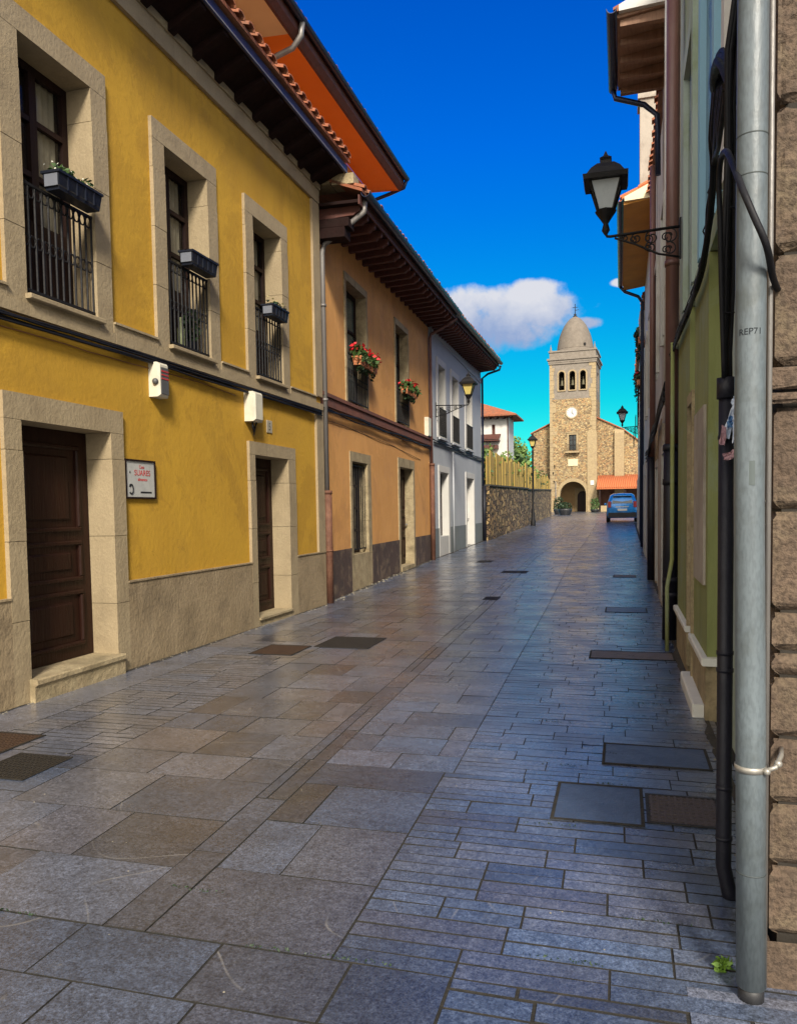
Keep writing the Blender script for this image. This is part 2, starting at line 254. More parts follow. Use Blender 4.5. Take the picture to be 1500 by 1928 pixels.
# ------------------------------------------------------------------ mesh helpers
ident = lambda s, d, z: Vector((s, d, z))
def frame(P, Q, flip=False):
    # wall frame: s along P->Q, d out of the wall (to the right of P->Q unless flip), z up
    P = Vector((P[0], P[1], 0)); u = (Vector((Q[0], Q[1], 0))-P).normalized()
    n = Vector((u.y, -u.x, 0))
    if flip: n = -n
    return lambda s, d, z: P + u*s + n*d + Vector((0, 0, z))
class MB:
    def __init__(s, xf=ident): s.v = []; s.f = []; s.m = []; s.sm = []; s.tone = []; s.xf = xf; s.mi = 0
    def add(s, vs, fs, smooth=False, tone=None):
        o = len(s.v); s.v += [s.xf(*p) for p in vs]
        for f in fs: s.f.append([i+o for i in f]); s.m.append(s.mi); s.sm.append(smooth); s.tone.append(tone or (.5, .5, .5))
        return s
    def box(s, a0, a1, b0, b1, c0, c1, tone=None):
        v = [(x, y, z) for z in (c0, c1) for y in (b0, b1) for x in (a0, a1)]
        return s.add(v, [(0, 2, 3, 1), (4, 5, 7, 6), (0, 1, 5, 4), (2, 6, 7, 3), (0, 4, 6, 2), (1, 3, 7, 5)], tone=tone)
    def bbox(s, a0, a1, b0, b1, c0, c1, r=.01):
        # box with chamfered edges on the outward (b1) side
        lo = [(a0, b0, c0), (a1, b0, c0), (a1, b0, c1), (a0, b0, c1)]
        mi = [(a0, b1-r, c0), (a1, b1-r, c0), (a1, b1-r, c1), (a0, b1-r, c1)]
        hi = [(a0+r, b1, c0+r), (a1-r, b1, c0+r), (a1-r, b1, c1-r), (a0+r, b1, c1-r)]
        f = [(0, 1, 2, 3), (8, 11, 10, 9)]
        for k in range(4):
            j = (k+1) % 4; f += [(k, k+4, j+4, j), (k+4, k+8, j+8, j+4)]
        return s.add(lo+mi+hi, f)
    def quad(s, a, b, c, d): return s.add([a, b, c, d], [(0, 1, 2, 3)])
    def prism(s, pts, b0, b1):
        # pts: polygon in (s,z), extruded along d
        n = len(pts); v = [(p[0], b0, p[1]) for p in pts]+[(p[0], b1, p[1]) for p in pts]
        return s.add(v, [tuple(range(n)), tuple(range(2*n-1, n-1, -1))]+[(i, (i+1) % n, (i+1) % n+n, i+n) for i in range(n)])
    def prism_s(s, pts, a0, a1):
        # pts: polygon in (d,z), extruded along s
        n = len(pts); v = [(a0, p[0], p[1]) for p in pts]+[(a1, p[0], p[1]) for p in pts]
        return s.add(v, [tuple(range(n)), tuple(range(2*n-1, n-1, -1))]+[(i, (i+1) % n, (i+1) % n+n, i+n) for i in range(n)])
    def tube(s, pts, r, n=8, cap=True, closed=False):
        P = [Vector(p) for p in pts]; rr = r if isinstance(r, (list, tuple)) else [r]*len(P)
        vs = []; fs = []; prev = None
        for i, p in enumerate(P):
            a = P[i-1] if (i > 0 or closed) else P[i]; b = P[(i+1) % len(P)] if (i < len(P)-1 or closed) else P[i]
            t = (b-a).normalized() if (b-a).length > 1e-9 else Vector((0, 0, 1))
            if prev is None: x = t.orthogonal().normalized()
            else:
                x = prev-t*prev.dot(t); x = x.normalized() if x.length > 1e-6 else t.orthogonal().normalized()
            prev = x; y = t.cross(x)
            for k in range(n):
                A = 2*math.pi*k/n; q = p+(x*math.cos(A)+y*math.sin(A))*rr[i]; vs.append(tuple(q))
        m = len(P)
        for i in range(m if closed else m-1):
            for k in range(n):
                j = (i+1) % m; fs.append((i*n+k, i*n+(k+1) % n, j*n+(k+1) % n, j*n+k))
        s.add(vs, fs, smooth=n > 5)
        if cap and not closed:
            o = len(s.v)-len(vs)
            s.f.append([o+k for k in range(n)][::-1]); s.f.append([o+(m-1)*n+k for k in range(n)])
            s.m += [s.mi]*2; s.sm += [False]*2; s.tone += [(.5, .5, .5)]*2
        return s
    def lathe(s, c, prof, n=16, smooth=True, rot=0.0):
        vs = [(c[0]+r*math.cos(2*math.pi*k/n+rot), c[1]+r*math.sin(2*math.pi*k/n+rot), c[2]+z) for r, z in prof for k in range(n)]
        m = len(prof); fs = [(i*n+k, i*n+(k+1) % n, (i+1)*n+(k+1) % n, (i+1)*n+k) for i in range(m-1) for k in range(n)]
        s.add(vs, fs, smooth); s.add([vs[k] for k in range(n)], [tuple(range(n))[::-1]]); s.add([vs[(m-1)*n+k] for k in range(n)], [tuple(range(n))])
        return s
    def ball(s, c, r, n=10, sq=(1, 1, 1)):
        pr = [(max(.001, math.sin(math.pi*i/n)), -math.cos(math.pi*i/n)) for i in range(n+1)]
        vs = [(c[0]+r*sq[0]*a*math.cos(2*math.pi*k/n), c[1]+r*sq[1]*a*math.sin(2*math.pi*k/n), c[2]+r*sq[2]*z) for a, z in pr for k in range(n)]
        return s.add(vs, [(i*n+k, i*n+(k+1) % n, (i+1)*n+(k+1) % n, (i+1)*n+k) for i in range(n) for k in range(n)], True)
    def leaves(s, c, rad, n, size, rnd, shell=.3, flat=.6, zmin=None):
        vs = []; fs = []
        for i in range(n):
            d = Vector((rnd.gauss(0, 1), rnd.gauss(0, 1), rnd.gauss(0, 1))).normalized()
            q = rnd.random()**shell
            p = Vector((c[0]+d.x*rad[0]*q, c[1]+d.y*rad[1]*q, c[2]+d.z*rad[2]*q))
            if zmin is not None and p.z < zmin: continue
            a = Vector((rnd.gauss(0, 1), rnd.gauss(0, 1), rnd.gauss(0, flat))).normalized(); b = a.orthogonal().normalized()
            b = (Matrix.Rotation(rnd.random()*6.28, 3, a) @ b); L = size*(.6+.8*rnd.random())
            o = len(vs); vs += [tuple(p-a*L), tuple(p+b*L*.5), tuple(p+a*L), tuple(p-b*L*.5)]; fs.append((o, o+1, o+2, o+3))
        return s.add(vs, fs)
    def build(s, name, mats, parent=None, recalc=True):
        base = parent_world(parent) if parent else Vector((0, 0, 0))
        me = bpy.data.meshes.new(name)
        me.from_pydata([tuple(v-base) for v in s.v], [], s.f)
        mats = mats if isinstance(mats, (list, tuple)) else [mats]
        for m in mats: me.materials.append(m)
        me.polygons.foreach_set('material_index', s.m); me.polygons.foreach_set('use_smooth', s.sm)
        if any(t != (.5, .5, .5) for t in s.tone):
            at = me.attributes.new('tone', 'FLOAT_COLOR', 'FACE'); at.data.foreach_set('color', [x for t in s.tone for x in (*t, 1)])
        if recalc:
            import bmesh
            bm = bmesh.new(); bm.from_mesh(me); bmesh.ops.recalc_face_normals(bm, faces=bm.faces); bm.to_mesh(me); bm.free()
        me.update()
        o = bpy.data.objects.new(name, me); COL.objects.link(o)
        if parent: o.parent = parent
        return o
BASE = {}
def parent_world(o):
    v = Vector(o.location)
    while o.parent: o = o.parent; v += Vector(o.location)
    return v
def tag(o, label=None, cat=None, group=None, kind=None):
    if label: o['label'] = label
    if cat: o['category'] = cat
    if group: o['group'] = group
    if kind: o['kind'] = kind
    return o
def thing(name, loc, label, cat, group=None):
    o = bpy.data.objects.new(name, None); COL.objects.link(o); o.location = loc; o.empty_display_size = .1
    return tag(o, label, cat, group)
def kids(o): return [c for c in bpy.data.objects if c.parent == o]
def copy_tree(o, parent=None):
    c = o.copy(); COL.objects.link(c)
    if parent: c.parent = parent
    for ch in kids(o): copy_tree(ch, c)
    return c
def wallholes(mb, s0, s1, z0, z1, holes, d0, d1, zb=None):
    # solid wall with rectangular holes (a0,a1,b0,b1); front at d1, back at d0
    xs = sorted({s0, s1, *[h[0] for h in holes], *[h[1] for h in holes]}); zs = sorted({z0, z1, *[h[2] for h in holes], *[h[3] for h in holes]})
    xs = [x for x in xs if s0-1e-6 <= x <= s1+1e-6]; zs = [z for z in zs if z0-1e-6 <= z <= z1+1e-6]
    for i in range(len(xs)-1):
        for j in range(len(zs)-1):
            cx, cz = (xs[i]+xs[i+1])/2, (zs[j]+zs[j+1])/2
            if any(h[0] < cx < h[1] and h[2] < cz < h[3] for h in holes): continue
            a, b, c, d = xs[i], xs[i+1], zs[j], zs[j+1]
            for dd in (d1, d0): mb.quad((a, dd, c), (b, dd, c), (b, dd, d), (a, dd, d))
    for h in holes:
        a, b, c, d = h
        mb.quad((a, d0, c), (a, d1, c), (a, d1, d), (a, d0, d)); mb.quad((b, d0, c), (b, d1, c), (b, d1, d), (b, d0, d))
        mb.quad((a, d0, d), (a, d1, d), (b, d1, d), (b, d0, d)); mb.quad((a, d0, c), (a, d1, c), (b, d1, c), (b, d0, c))
    mb.quad((s0, d0, z0), (s0, d1, z0), (s0, d1, z1), (s0, d0, z1)); mb.quad((s1, d0, z0), (s1, d1, z0), (s1, d1, z1), (s1, d0, z1))
    mb.quad((s0, d0, z1), (s0, d1, z1), (s1, d1, z1), (s1, d0, z1)); mb.quad((s0, d0, z0), (s0, d1, z0), (s1, d1, z0), (s1, d0, z0))
    return mb
def surround(xf, house, so, si, zo, zi, d0, d1, mat, z_bot=None, name='window_surround', blocks=True):
    # stone surround: outer so=(s0,s1) inner si; zo=(bottom,top) outer, zi inner
    mb = MB(xf)
    b = zo[0]
    jz = [b]
    z = b
    while blocks and z+.75 < zi[1]: z += .62+.15*random.random(); jz.append(z)
    jz.append(zi[1])
    for a, c in ((so[0], si[0]), (si[1], so[1])):
        for k in range(len(jz)-1): mb.box(a, c, d0, d1+.0025*((k*7) % 3), jz[k]+(.005 if k else 0), jz[k+1])
    mb.box(so[0], so[1], d0, d1+.002, zi[1]+.002, zo[1])
    return mb.build(name, mat, house)
def window_fr(xf, house, s0, s1, z0, z1, d, matf, matg, rows=3, cols=2, fr=.06, th=.05, glab=None):
    mb = MB(xf)
    mb.box(s0, s0+fr, d-th, d, z0, z1); mb.box(s1-fr, s1, d-th, d, z0, z1)
    mb.box(s0+fr, s1-fr, d-th, d, z0, z0+fr); mb.box(s0+fr, s1-fr, d-th, d, z1-fr, z1)
    for c in range(1, cols):
        x = s0+(s1-s0)*c/cols; mb.box(x-fr*.6, x+fr*.6, d-th+.002, d+.006, z0+fr, z1-fr)
    for r in range(1, rows):
        z = z0+(z1-z0)*r/rows; mb.box(s0+fr, s1-fr, d-th+.004, d+.002, z-.025, z+.025)
    w = mb.build('window', matf, house)
    gb = MB(xf); gb.quad((s0+fr*.5, d-th*.6, z0+fr*.5), (s1-fr*.5, d-th*.6, z0+fr*.5), (s1-fr*.5, d-th*.6, z1-fr*.5), (s0+fr*.5, d-th*.6, z1-fr*.5))
    gb.build('pane', matg, w, recalc=False)
    return w
def railing(xf, house, s0, s1, z0, z1, d, r=.009, step=.09, scroll=True, belly=.0):
    mb = MB(xf)
    for z in (z0+.05, z1): mb.box(s0, s1, d-.012, d+.012, z-.012, z+.012)
    n = max(2, int((s1-s0)/step))
    for i in range(n+1):
        x = s0+.01+(s1-s0-.02)*i/n
        mb.tube([(x, d, z0+.05), (x, d+belly, (z0*.7+z1*.3)), (x, d, z1)], r, 5)
    if scroll:
        for i in range(n):
            x = s0+.01+(s1-s0-.02)*(i+.5)/n; rr = (s1-s0)/n*.42
            for zc in (z1-rr*1.6, z0+(z1-z0)*.5):
                mb.tube([(x+rr*math.cos(a), d+belly*.5, zc+rr*1.4*math.sin(a)) for a in [k*math.pi/5 for k in range(10)]], r*.7, 5, closed=True)
    return mb.build('railing', iron, house)
def door_leaf(xf, house, s0, s1, z0, z1, d, mat, leaves=1, handle=True):
    mb = MB(xf); L = (s1-s0)/leaves
    for k in range(leaves):
        a, b = s0+k*L+.005, s0+(k+1)*L-.005
        mb.box(a, b, d-.05, d, z0, z1)
        w = b-a; H = z1-z0
        for (f0, f1) in ((.05, .30), (.34, .52), (.56, .94)):
            for q0, q1, r0, r1 in ((a+.12*w, b-.12*w, z0+f0*H, z0+f0*H+.045), (a+.12*w, b-.12*w, z0+f1*H-.045, z0+f1*H), (a+.12*w, a+.12*w+.045, z0+f0*H+.046, z0+f1*H-.046), (b-.12*w-.045, b-.12*w, z0+f0*H+.046, z0+f1*H-.046)): mb.bbox(q0, q1, d-.002, d+.03, r0, r1, .012)
            mb.bbox(a+.25*w, b-.25*w, d-.002, d+.024, z0+f0*H+.11, z0+f1*H-.11, .02)
    o = mb.build('door', mat, house)
    if handle:
        h = MB(xf); x = s1-.09; z = z0+1.02; h.ball((x, d+.06, z), .028, 8); h.tube([(x, d+.0, z), (x, d+.06, z)], .01, 6); h.build('door_handle', zinc, o)
    return o
def pipe(xf, pts, r, mat, name, parent, rings=(), rr=1.25, n=14, ringh=.03):
    mb = MB(xf); mb.tube(pts, r, n)
    for (p, q) in rings: mb.tube([p, q], r*rr, n)
    return mb.build(name, mat, parent)
def gutter(xf, house, s0, s1, d, za, zb, r=.07, mat=None, name='gutter'):
    mb = MB(xf)
    n = 8; vs = []
    for x, z in ((s0, za), (s1, zb)):
        for k in range(n+1):
            a = math.pi*k/n; vs.append((x, d-r*math.cos(a), z-r*math.sin(a)))
        for k in range(n+1):
            a = math.pi*(n-k)/n; vs.append((x, d-r*.88*math.cos(a), z-r*.88*math.sin(a)))
    m = 2*(n+1); fs = [(k, (k+1) % m, (k+1) % m+m, k+m) for k in range(m)]
    mb.add(vs, fs+[tuple(range(m)), tuple(range(m, 2*m))], False)
    return mb.build(name, mat or bluemetal, house)
def rooftiles(xf, house, s0, s1, d_e, z_e, d_r, z_r, step=.22, r=.085, mat=None, thick=.05, name='roof', za=0.0):
    # sloping roof from the eave (d_e,z_e) up to the ridge (d_r,z_r): deck plus barrel tiles; za = rise of the eave along s
    mb = MB(xf); L = s1-s0
    f = lambda s: za*(s-s0)/L
    v = []
    for s_ in (s0, s1):
        v += [(s_, d_e, z_e+f(s_)-thick), (s_, d_e, z_e+f(s_)), (s_, d_r, z_r+f(s_)), (s_, d_r, z_r+f(s_)-thick)]
    mb.add(v, [(0, 1, 2, 3), (4, 7, 6, 5), (0, 4, 5, 1), (1, 5, 6, 2), (2, 6, 7, 3), (3, 7, 4, 0)])
    n = int(L/step); rn = random.Random(3)
    for i in range(n):
        x = s0+step*(i+.5); zz = f(x); e = rn.uniform(-.025, .03)
        for (da, db) in ((d_e+.05+e, d_e-.40), (d_e-.36, d_r)):
            ta = (d_e-da)/(d_e-d_r); tb = (d_e-db)/(d_e-d_r); k = 6; vs = []
            jj = rn.uniform(-.01, .01)
            for (dd, tt, off, rr) in ((da, ta, .022, r), (db, tb, .004, r*.85)):
                for q in range(k+1):
                    a = math.pi*q/k; vs.append((x+jj+rr*math.cos(a), dd, z_e+zz+(z_r-z_e)*tt+rr*.8*math.sin(a)+off))
                for q in range(k+1):
                    a = math.pi*(k-q)/k; vs.append((x+jj+rr*.8*math.cos(a), dd, z_e+zz+(z_r-z_e)*tt+rr*.62*math.sin(a)+off))
            m = 2*(k+1); mb.add(vs, [(q, (q+1) % m, (q+1) % m+m, q+m) for q in range(m)]+[tuple(range(m)), tuple(range(m, 2*m))], False)
    return mb.build(name, mat or tile, house)
def body(xf, house, s0, s1, d_back, z0, z1, mat, front=-.31, name='side_walls'):
    # the rest of the house behind its street wall: two side walls and the back wall
    mb = MB(xf)
    mb.box(s0, s0+.2, d_back, front, z0, z1); mb.box(s1-.2, s1, d_back, front, z0, z1); mb.box(s0+.2, s1-.2, d_back, d_back+.2, z0, z1)
    return mb.build(name, mat, house)
def text_mesh(txt, size, xf, mat, name, parent, align='CENTER', extrude=.001):
    cu = bpy.data.curves.new('t', 'FONT'); cu.body = txt; cu.size = size; cu.align_x = align; cu.extrude = extrude
    o = bpy.data.objects.new('t', cu); COL.objects.link(o); bpy.context.view_layer.update()
    me = o.evaluated_get(bpy.context.evaluated_depsgraph_get()).to_mesh()
    vs = [tuple(v.co) for v in me.vertices]; fs = [tuple(p.vertices) for p in me.polygons]
    o.to_mesh_clear(); bpy.data.objects.remove(o); bpy.data.curves.remove(cu)
    mb = MB(xf); mb.add([(a, c, b) for a, b, c in vs], fs); return mb.build(name, mat, parent, recalc=False)
# ------------------------------------------------------------------ the setting: ground, paving
joint_m = M('paving_joint', (.010, .010, .009), (.030, .026, .02), .95, 12, .5, 50)
plaza_m = M('plaza_stone', (.15, .15, .155), (.11, .11, .12), .6, 1.5, .3, 20)
slab_m = slabmat('slate_paving', (.060, .080, .124), .27, (.088, .085, .094))
mb = MB()
ys = [-80, 2, 13, 22, 31, 47, 60, 95, 200, 900]; xs = [-400, -60, 60, 400]
vs = [(x, y, G(y)-.0045) for y in ys for x in xs]; nx = len(xs)
mb.add(vs, [(j*nx+i, j*nx+i+1, (j+1)*nx+i+1, (j+1)*nx+i) for j in range(len(ys)-1) for i in range(nx-1)])
tag(mb.build('ground', joint_m, recalc=False), kind='structure')
def shear(x, y):
    k = max(0, min(1, (x+4.9)/3.1 if x < -1.8 else (.6-x)/2.4))
    return x - .033*k*max(0, min(20, y-3))
rn = random.Random(11)
def slab(mb, x0, x1, y0, y1, tone, gap=.0035, h=0.0):
    c = .0008; X = [x0+gap, x1-gap]; Y = [y0+gap, y1-gap]
    t = rn.uniform(-.0012, .0016); tx = rn.uniform(-.0015, .0015)
    lo = [(shear(x, y), y, G(y)-.005) for x, y in ((X[0], Y[0]), (X[1], Y[0]), (X[1], Y[1]), (X[0], Y[1]))]
    mi = [(a, b, G(b)-c+h+t) for a, b, _ in lo]
    tp = [(shear(x, y), y, G(y)+h+t+(tx if x < (x0+x1)/2 else -tx)) for x, y in ((X[0]+c, Y[0]+c), (X[1]-c, Y[0]+c), (X[1]-c, Y[1]-c), (X[0]+c, Y[1]-c))]
    mb.mi = 0; mb.add(tp, [(0, 1, 2, 3)], tone=tone)
    f = []
    for k in range(4):
        j = (k+1) % 4; f += [(k, j, j+4, k+4), (k+4, j+4, j+8, k+8)]
    mb.mi = 1; mb.add(lo+mi+tp, f, tone=tone); mb.mi = 0
def rows(mb, x0, x1, y0, y1, dy, w0, w1, warm, lo=.15, hi=.85, gap=.0035, jit=.0, align=0):
    y = y0; held = None; cnt = 0
    while y < y1-1e-3:
        d = min(dy*(1+rn.uniform(-jit, jit)), y1-y)
        if y1-y-d < dy*.4: d = y1-y
        if align == 0 or cnt % align == 0 or held is None:
            held = [x0]; x = x0+rn.uniform(.3, 1)*w1
            while x < x1-w0*.5: held.append(x); x += rn.uniform(w0, w1)
            if x1-held[-1] < w0*.4 and len(held) > 1: held.pop()
            held.append(x1)
            tn = [(rn.uniform(lo, hi), min(1, max(0, rn.gauss(warm, .22))), rn.random()) for _ in held]
        for i, (a, b) in enumerate(zip(held, held[1:])):
            tb = tn[i]; tt = (min(1, max(0, tb[0]+rn.uniform(-.1, .1))), tb[1], rn.random() if align == 0 else tb[2])
            slab(mb, a, b, y, y+d, tt, gap)
        y += d; cnt += 1
P = MB()  # warm share grows to the left: stone colour plus some painted bounce light
# long smooth slabs beside the left wall
rows(P, -4.90, -4.38, -3, 12.6, .95, .6, .6, .55, .85, 1.0, .0022)
rows(P, -5.62, -4.38, 12.6, 46, .6, .4, .6, .35, .55, .95, .003)
# narrow rows at the left, then large slabs
rows(P, -4.38, -3.32, 4.4, 8.9, .085, .3, .6, .6, .7, 1.0, .0045, .12, 3)
rows(P, -4.38, -3.32, -3, 4.4, .42, .35, .6, .45, .35, .8)
rows(P, -4.38, -3.32, 8.9, 46, .42, .35, .6, .42, .3, .85)
rows(P, -3.32, -1.95, 2.55, 46, .52, .34, .66, .42, .2, .85, .0028, .2)
rows(P, -1.95, -1.76, 2.55, 46, .7, .19, .19, .25, .1, .45)
rows(P, -1.76, -1.0, 2.55, 4.6, .56, .38, .66, .25, .1, .75)
rows(P, -1.76, -.95, 4.6, 46, .36, .3, .6, .12, .45, 1.0, .0025, .3)  # past the near rows, sky sheen is painted in as paler, cooler tone
rows(P, -1.0, .66, 2.55, 4.6, .088, .3, .62, .08, .3, .8, .0038, .12, 2)
rows(P, -.95, .66, 4.6, 46, .085, .25, .55, .06, .5, 1.0, .0025, .15, 2)  # paler than the near rows: sky sheen put into the slab tone
# the nearest rows: big slabs, narrow rows on the right
rows(P, -3.32, -.56, -3, 2.55, .53, .45, .6, .04, .0, .55, .005, .1)
rows(P, -.56, .20, .6, 2.55, .115, .35, .6, .06, .15, .55, .006, .1, 2)
rows(P, .20, 3.2, -3, 2.70, .14, .35, .6, .5, .6, .95, .006, .1, 2)
rows(P, -.56, .20, -3, .6, .5, .4, .6, .2, .3, .7)
# paving goes on past the houses towards the church
rows(P, -6.6, 3.6, 46, 91, 1.1, .9, 1.6, .35, .3, .7, .006)
for a, b in ((-12, -6.6), (3.6, 14)): rows(P, a, b, 66, 91, 1.4, 1.2, 2.0, .35, .3, .7, .008)
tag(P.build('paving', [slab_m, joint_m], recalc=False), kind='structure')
def cover(x0, x1, y0, y1, style, mat, label, group=None):
    z = (G(y0)+G(y1))/2+.004; cx, cy = (x0+x1)/2, (y0+y1)/2
    t = thing('manhole_cover', (shear(cx, cy), cy, z), label, 'manhole cover', group)
    sh = lambda a, b, c: Vector((shear(a, cy), b, G(b)+.002+c))
    f = MB(sh); w = .018
    f.box(x0, x1, y0, y0+w, 0, .005); f.box(x0, x1, y1-w, y1, 0, .005); f.box(x0, x0+w, y0+w, y1-w, 0, .005); f.box(x1-w, x1, y0+w, y1-w, 0, .005)
    f.build('frame', joint_m if style == 'plate' else grated, t)
    p = MB(sh)
    if style == 'grate':
        p.box(x0+w, x1-w, y0+w, y1-w, -.008, .0005)
        n = int((x1-x0)/.03)
        for i in range(1, n): x = x0+(x1-x0)*i/n; p.box(x-.006, x+.006, y0+w, y1-w, .0005, .004)
        n = int((y1-y0)/.045)
        for i in range(1, n): y = y0+(y1-y0)*i/n; p.box(x0+w, x1-w, y-.005, y+.005, .0007, .0037)
    else:
        p.box(x0+w, x1-w, y0+w, y1-w, -.004, .003)
        for k in (-1, 1): p.tube([(cx+k*.02, cy, .003), (cx+k*.02, cy, .0045)], .007, 8)
    p.build('plate', mat, t); return t
cover(-4.43, -4.02, 4.24, 4.73, 'grate', gratem, 'rust brown square drain grate beside the yellow wall at the left edge')
cover(-3.89, -3.47, 3.87, 4.33, 'grate', grated, 'dark square drain grate just in front of the rust brown one')
cover(-4.02, -3.46, 8.03, 8.64, 'grate', gratem, 'brown square grate next to the larger dark grate in mid street')
cover(-3.41, -2.69, 8.58, 9.36, 'grate', grated, 'large dark rectangular grate in mid street right of the brown grate')
cover(-.34, .12, 4.02, 4.58, 'plate', M('blue_slate_lid', (.06, .085, .14), (.045, .065, .115), .38, 4, .3, 30), 'smooth blue grey slab lid left of the small ribbed cover')
cover(.13, .50, 4.08, 4.50, 'grate', grateb, 'small brown ribbed cover beside the foot of the black pipe')
cover(-.27, .54, 8.50, 8.95, 'plate', M('tan_lid', (.14, .11, .085), (.10, .08, .06), .55, 6, .3, 30), 'tan rectangular lid crossing the narrow paving by the green house')
cover(-.10, .53, 4.98, 5.42, 'plate', M('blue_slate_lid', (.06, .085, .14)), 'wide blue grey slab lid with a dark gap on its left side')
cover(-2.32, -1.66, 18.4, 18.95, 'grate', grated, 'distant dark grate on the centre line of the street')
cover(-2.02, -1.74, 13.6, 14.0, 'grate', grated, 'small black grate just left of the central joint line')
cover(-.15, .40, 12.3, 12.9, 'plate', M('blue_slate_lid', (.06, .085, .14)), 'blue lid in the narrow paving near the big brown downpipe')
cover(-.05, .35, 17.6, 18.1, 'plate', M('tan_lid', (.14, .11, .085)), 'thin brown lid far down the street beside the right wall')
cover(-3.6, -3.1, 21.4, 22.0, 'grate', grated, 'far dark grate in front of the grey house')
# ------------------------------------------------------------------ yellow house
xy = frame((-4.92, 0), (-4.92, 10))
Yh = thing('yellow_house', (-4.92, 6, 0), 'mustard yellow two storey house with stone framed doors and windows', 'house')
DB, ST = -.30, .04
W = [(.95, 2.35), (3.28, 4.70), (5.48, 6.90), (7.69, 9.10), (9.87, 11.27)]
Dr = [(.9, 2.5, .12), (5.38, 7.00, .2), (9.83, 11.40, .12)]
holes = [(a, b, 3.42, 5.90) for a, b in W]+[(a, b, 0, 2.64 if k < 2 else 2.58) for k, (a, b, c) in enumerate(Dr)]
mb = MB(xy); wallholes(mb, -.5, 12.62, 0, 7.05, holes, DB, 0); mb.build('wall', yellow, Yh)
body(xy, Yh, -.5, 12.62, -8, 0, 7.05, yellow)
mb = MB(xy)
edges = [-.5]+[e for a, b, c in Dr for e in (a, b)]+[12.62]
for a, b in zip(edges[::2], edges[1::2]):
    z = 0; mb.box(a, b, 0.001, ST, -.02, .90); mb.box(a+.002, b-.002, .001, ST+.012, .901, .918)
mb.box(-.5, 12.62, .001, ST-.003, -.02, .0)
mb.build('plinth', plinthm, Yh)
mb = MB(xy); mb.box(12.32, 12.62, .001, ST+.003, .919, 3.30); mb.box(12.32, 12.62, .001, ST+.003, 3.53, 6.73); mb.build('corner_pilaster', dressed, Yh)
mb = MB(xy); rb = random.Random(5); x = -.5
while x < 12.6:
    L = min(rb.uniform(.6, 1.0), 12.62-x); mb.box(x+.001, x+L-.001, .001, ST+.012+rb.uniform(0, .002), 3.31, 3.415); x += L
for a, b in zip([-.5]+[q[1] for q in W], [q[0] for q in W]+[12.32]):
    mb.box(a+.001, b-.001, .001, ST+.006, 3.416, 3.50); mb.box(a+.001, b-.001, .001, ST+.028, 3.501, 3.522)
mb.build('string_course', dressed, Yh)
mb = MB(xy); mb.box(-.5, 12.62, .001, .05, 6.745, 6.96); mb.box(-.5, 12.62, .001, .075, 6.961, 7.05); mb.build('cornice', dressed, Yh)
for a, b in W:
    surround(xy, Yh, (a, b), (a+.235, b-.235), (3.416, 5.90), (3.5, 5.68), DB, ST, dressed)
    mb = MB(xy); mb.box(a+.236, b-.236, DB, ST+.0, 3.416, 3.49); mb.bbox(a+.21, b-.19, ST+.001, .10, 3.455, 3.498, .006); mb.build('window_sill', dressed, Yh)
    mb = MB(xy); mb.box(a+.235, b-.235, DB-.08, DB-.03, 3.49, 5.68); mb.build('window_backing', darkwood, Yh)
    wf = window_fr(xy, Yh, a+.236, b-.236, 4.2, 5.679, DB+.07, darkwood, gl_pale, 3, 2, .075)
    for side in (0, 1):
        cb = MB(xy); q0 = a+.33 if side == 0 else b-.33; sg = 1 if side == 0 else -1; n = 14
        cb.add([(q0+sg*i*.021, DB-.006+.008*math.sin(i*1.7), zz) for zz in (4.24, 5.62) for i in range(n)], [(i, i+1, n+i+1, n+i) for i in range(n-1)], True)
        cb.build('curtain', M('lace_curtain', (.42, .38, .27), (.34, .31, .21), .9, 12, .3, 60), Yh, recalc=False)
    mb = MB(xy); mb.box(a+.236, b-.236, DB+.015, DB+.07, 3.49, 4.199)
    for k in (0, 1):
        x0 = a+.236+k*(b-a-.472)/2; mb.bbox(x0+.07, x0+(b-a-.472)/2-.07, DB+.069, DB+.09, 3.56, 4.13, .02)
    mb.build('shutter_panel', darkwood, Yh)
    railing(xy, Yh, a+.236, b-.236, 3.50, 4.46, .0, .011, .085)
for k, (a, b, zs) in enumerate(Dr):
    top = 2.64 if k < 2 else 2.58; ti = 2.415 if k < 2 else 2.40
    si = (a+.20, b-.205) if k < 2 else (a+.17, b-.27)
    surround(xy, Yh, (a, b), si, (0, top), (0, ti), DB, ST, dressed, name='door_surround')
    mb = MB(xy); mb.box(si[0]+.001, si[1]-.001, DB, ST-.001, -.02, zs-.03)
    mb.bbox(si[0]-.03 if k == 1 else si[0]+.001, si[1]+.03 if k == 1 else si[1]-.001, ST+.001 if k == 1 else DB+.001, ST+.075, zs-.06, zs, .012) if k == 1 else None
    mb.box(si[0]+.001, si[1]-.001, DB, ST+(0 if k == 1 else .03), zs-.029, zs)
    if k == 1:
        mb.box(si[0]-.03, si[1]+.03, ST+.001, ST+.055, -.02, zs-.061)
    mb.build('doorstep', oldst, Yh)
    door_leaf(xy, Yh, si[0]+.001, si[1]-.001, zs+.005, ti-.001, DB+.05, doorwood, 1, False)
    mb = MB(xy); mb.box(si[0]+.001, si[1]-.001, DB-.06, DB-.01, zs, ti); mb.build('door_backing', doorwood, Yh)
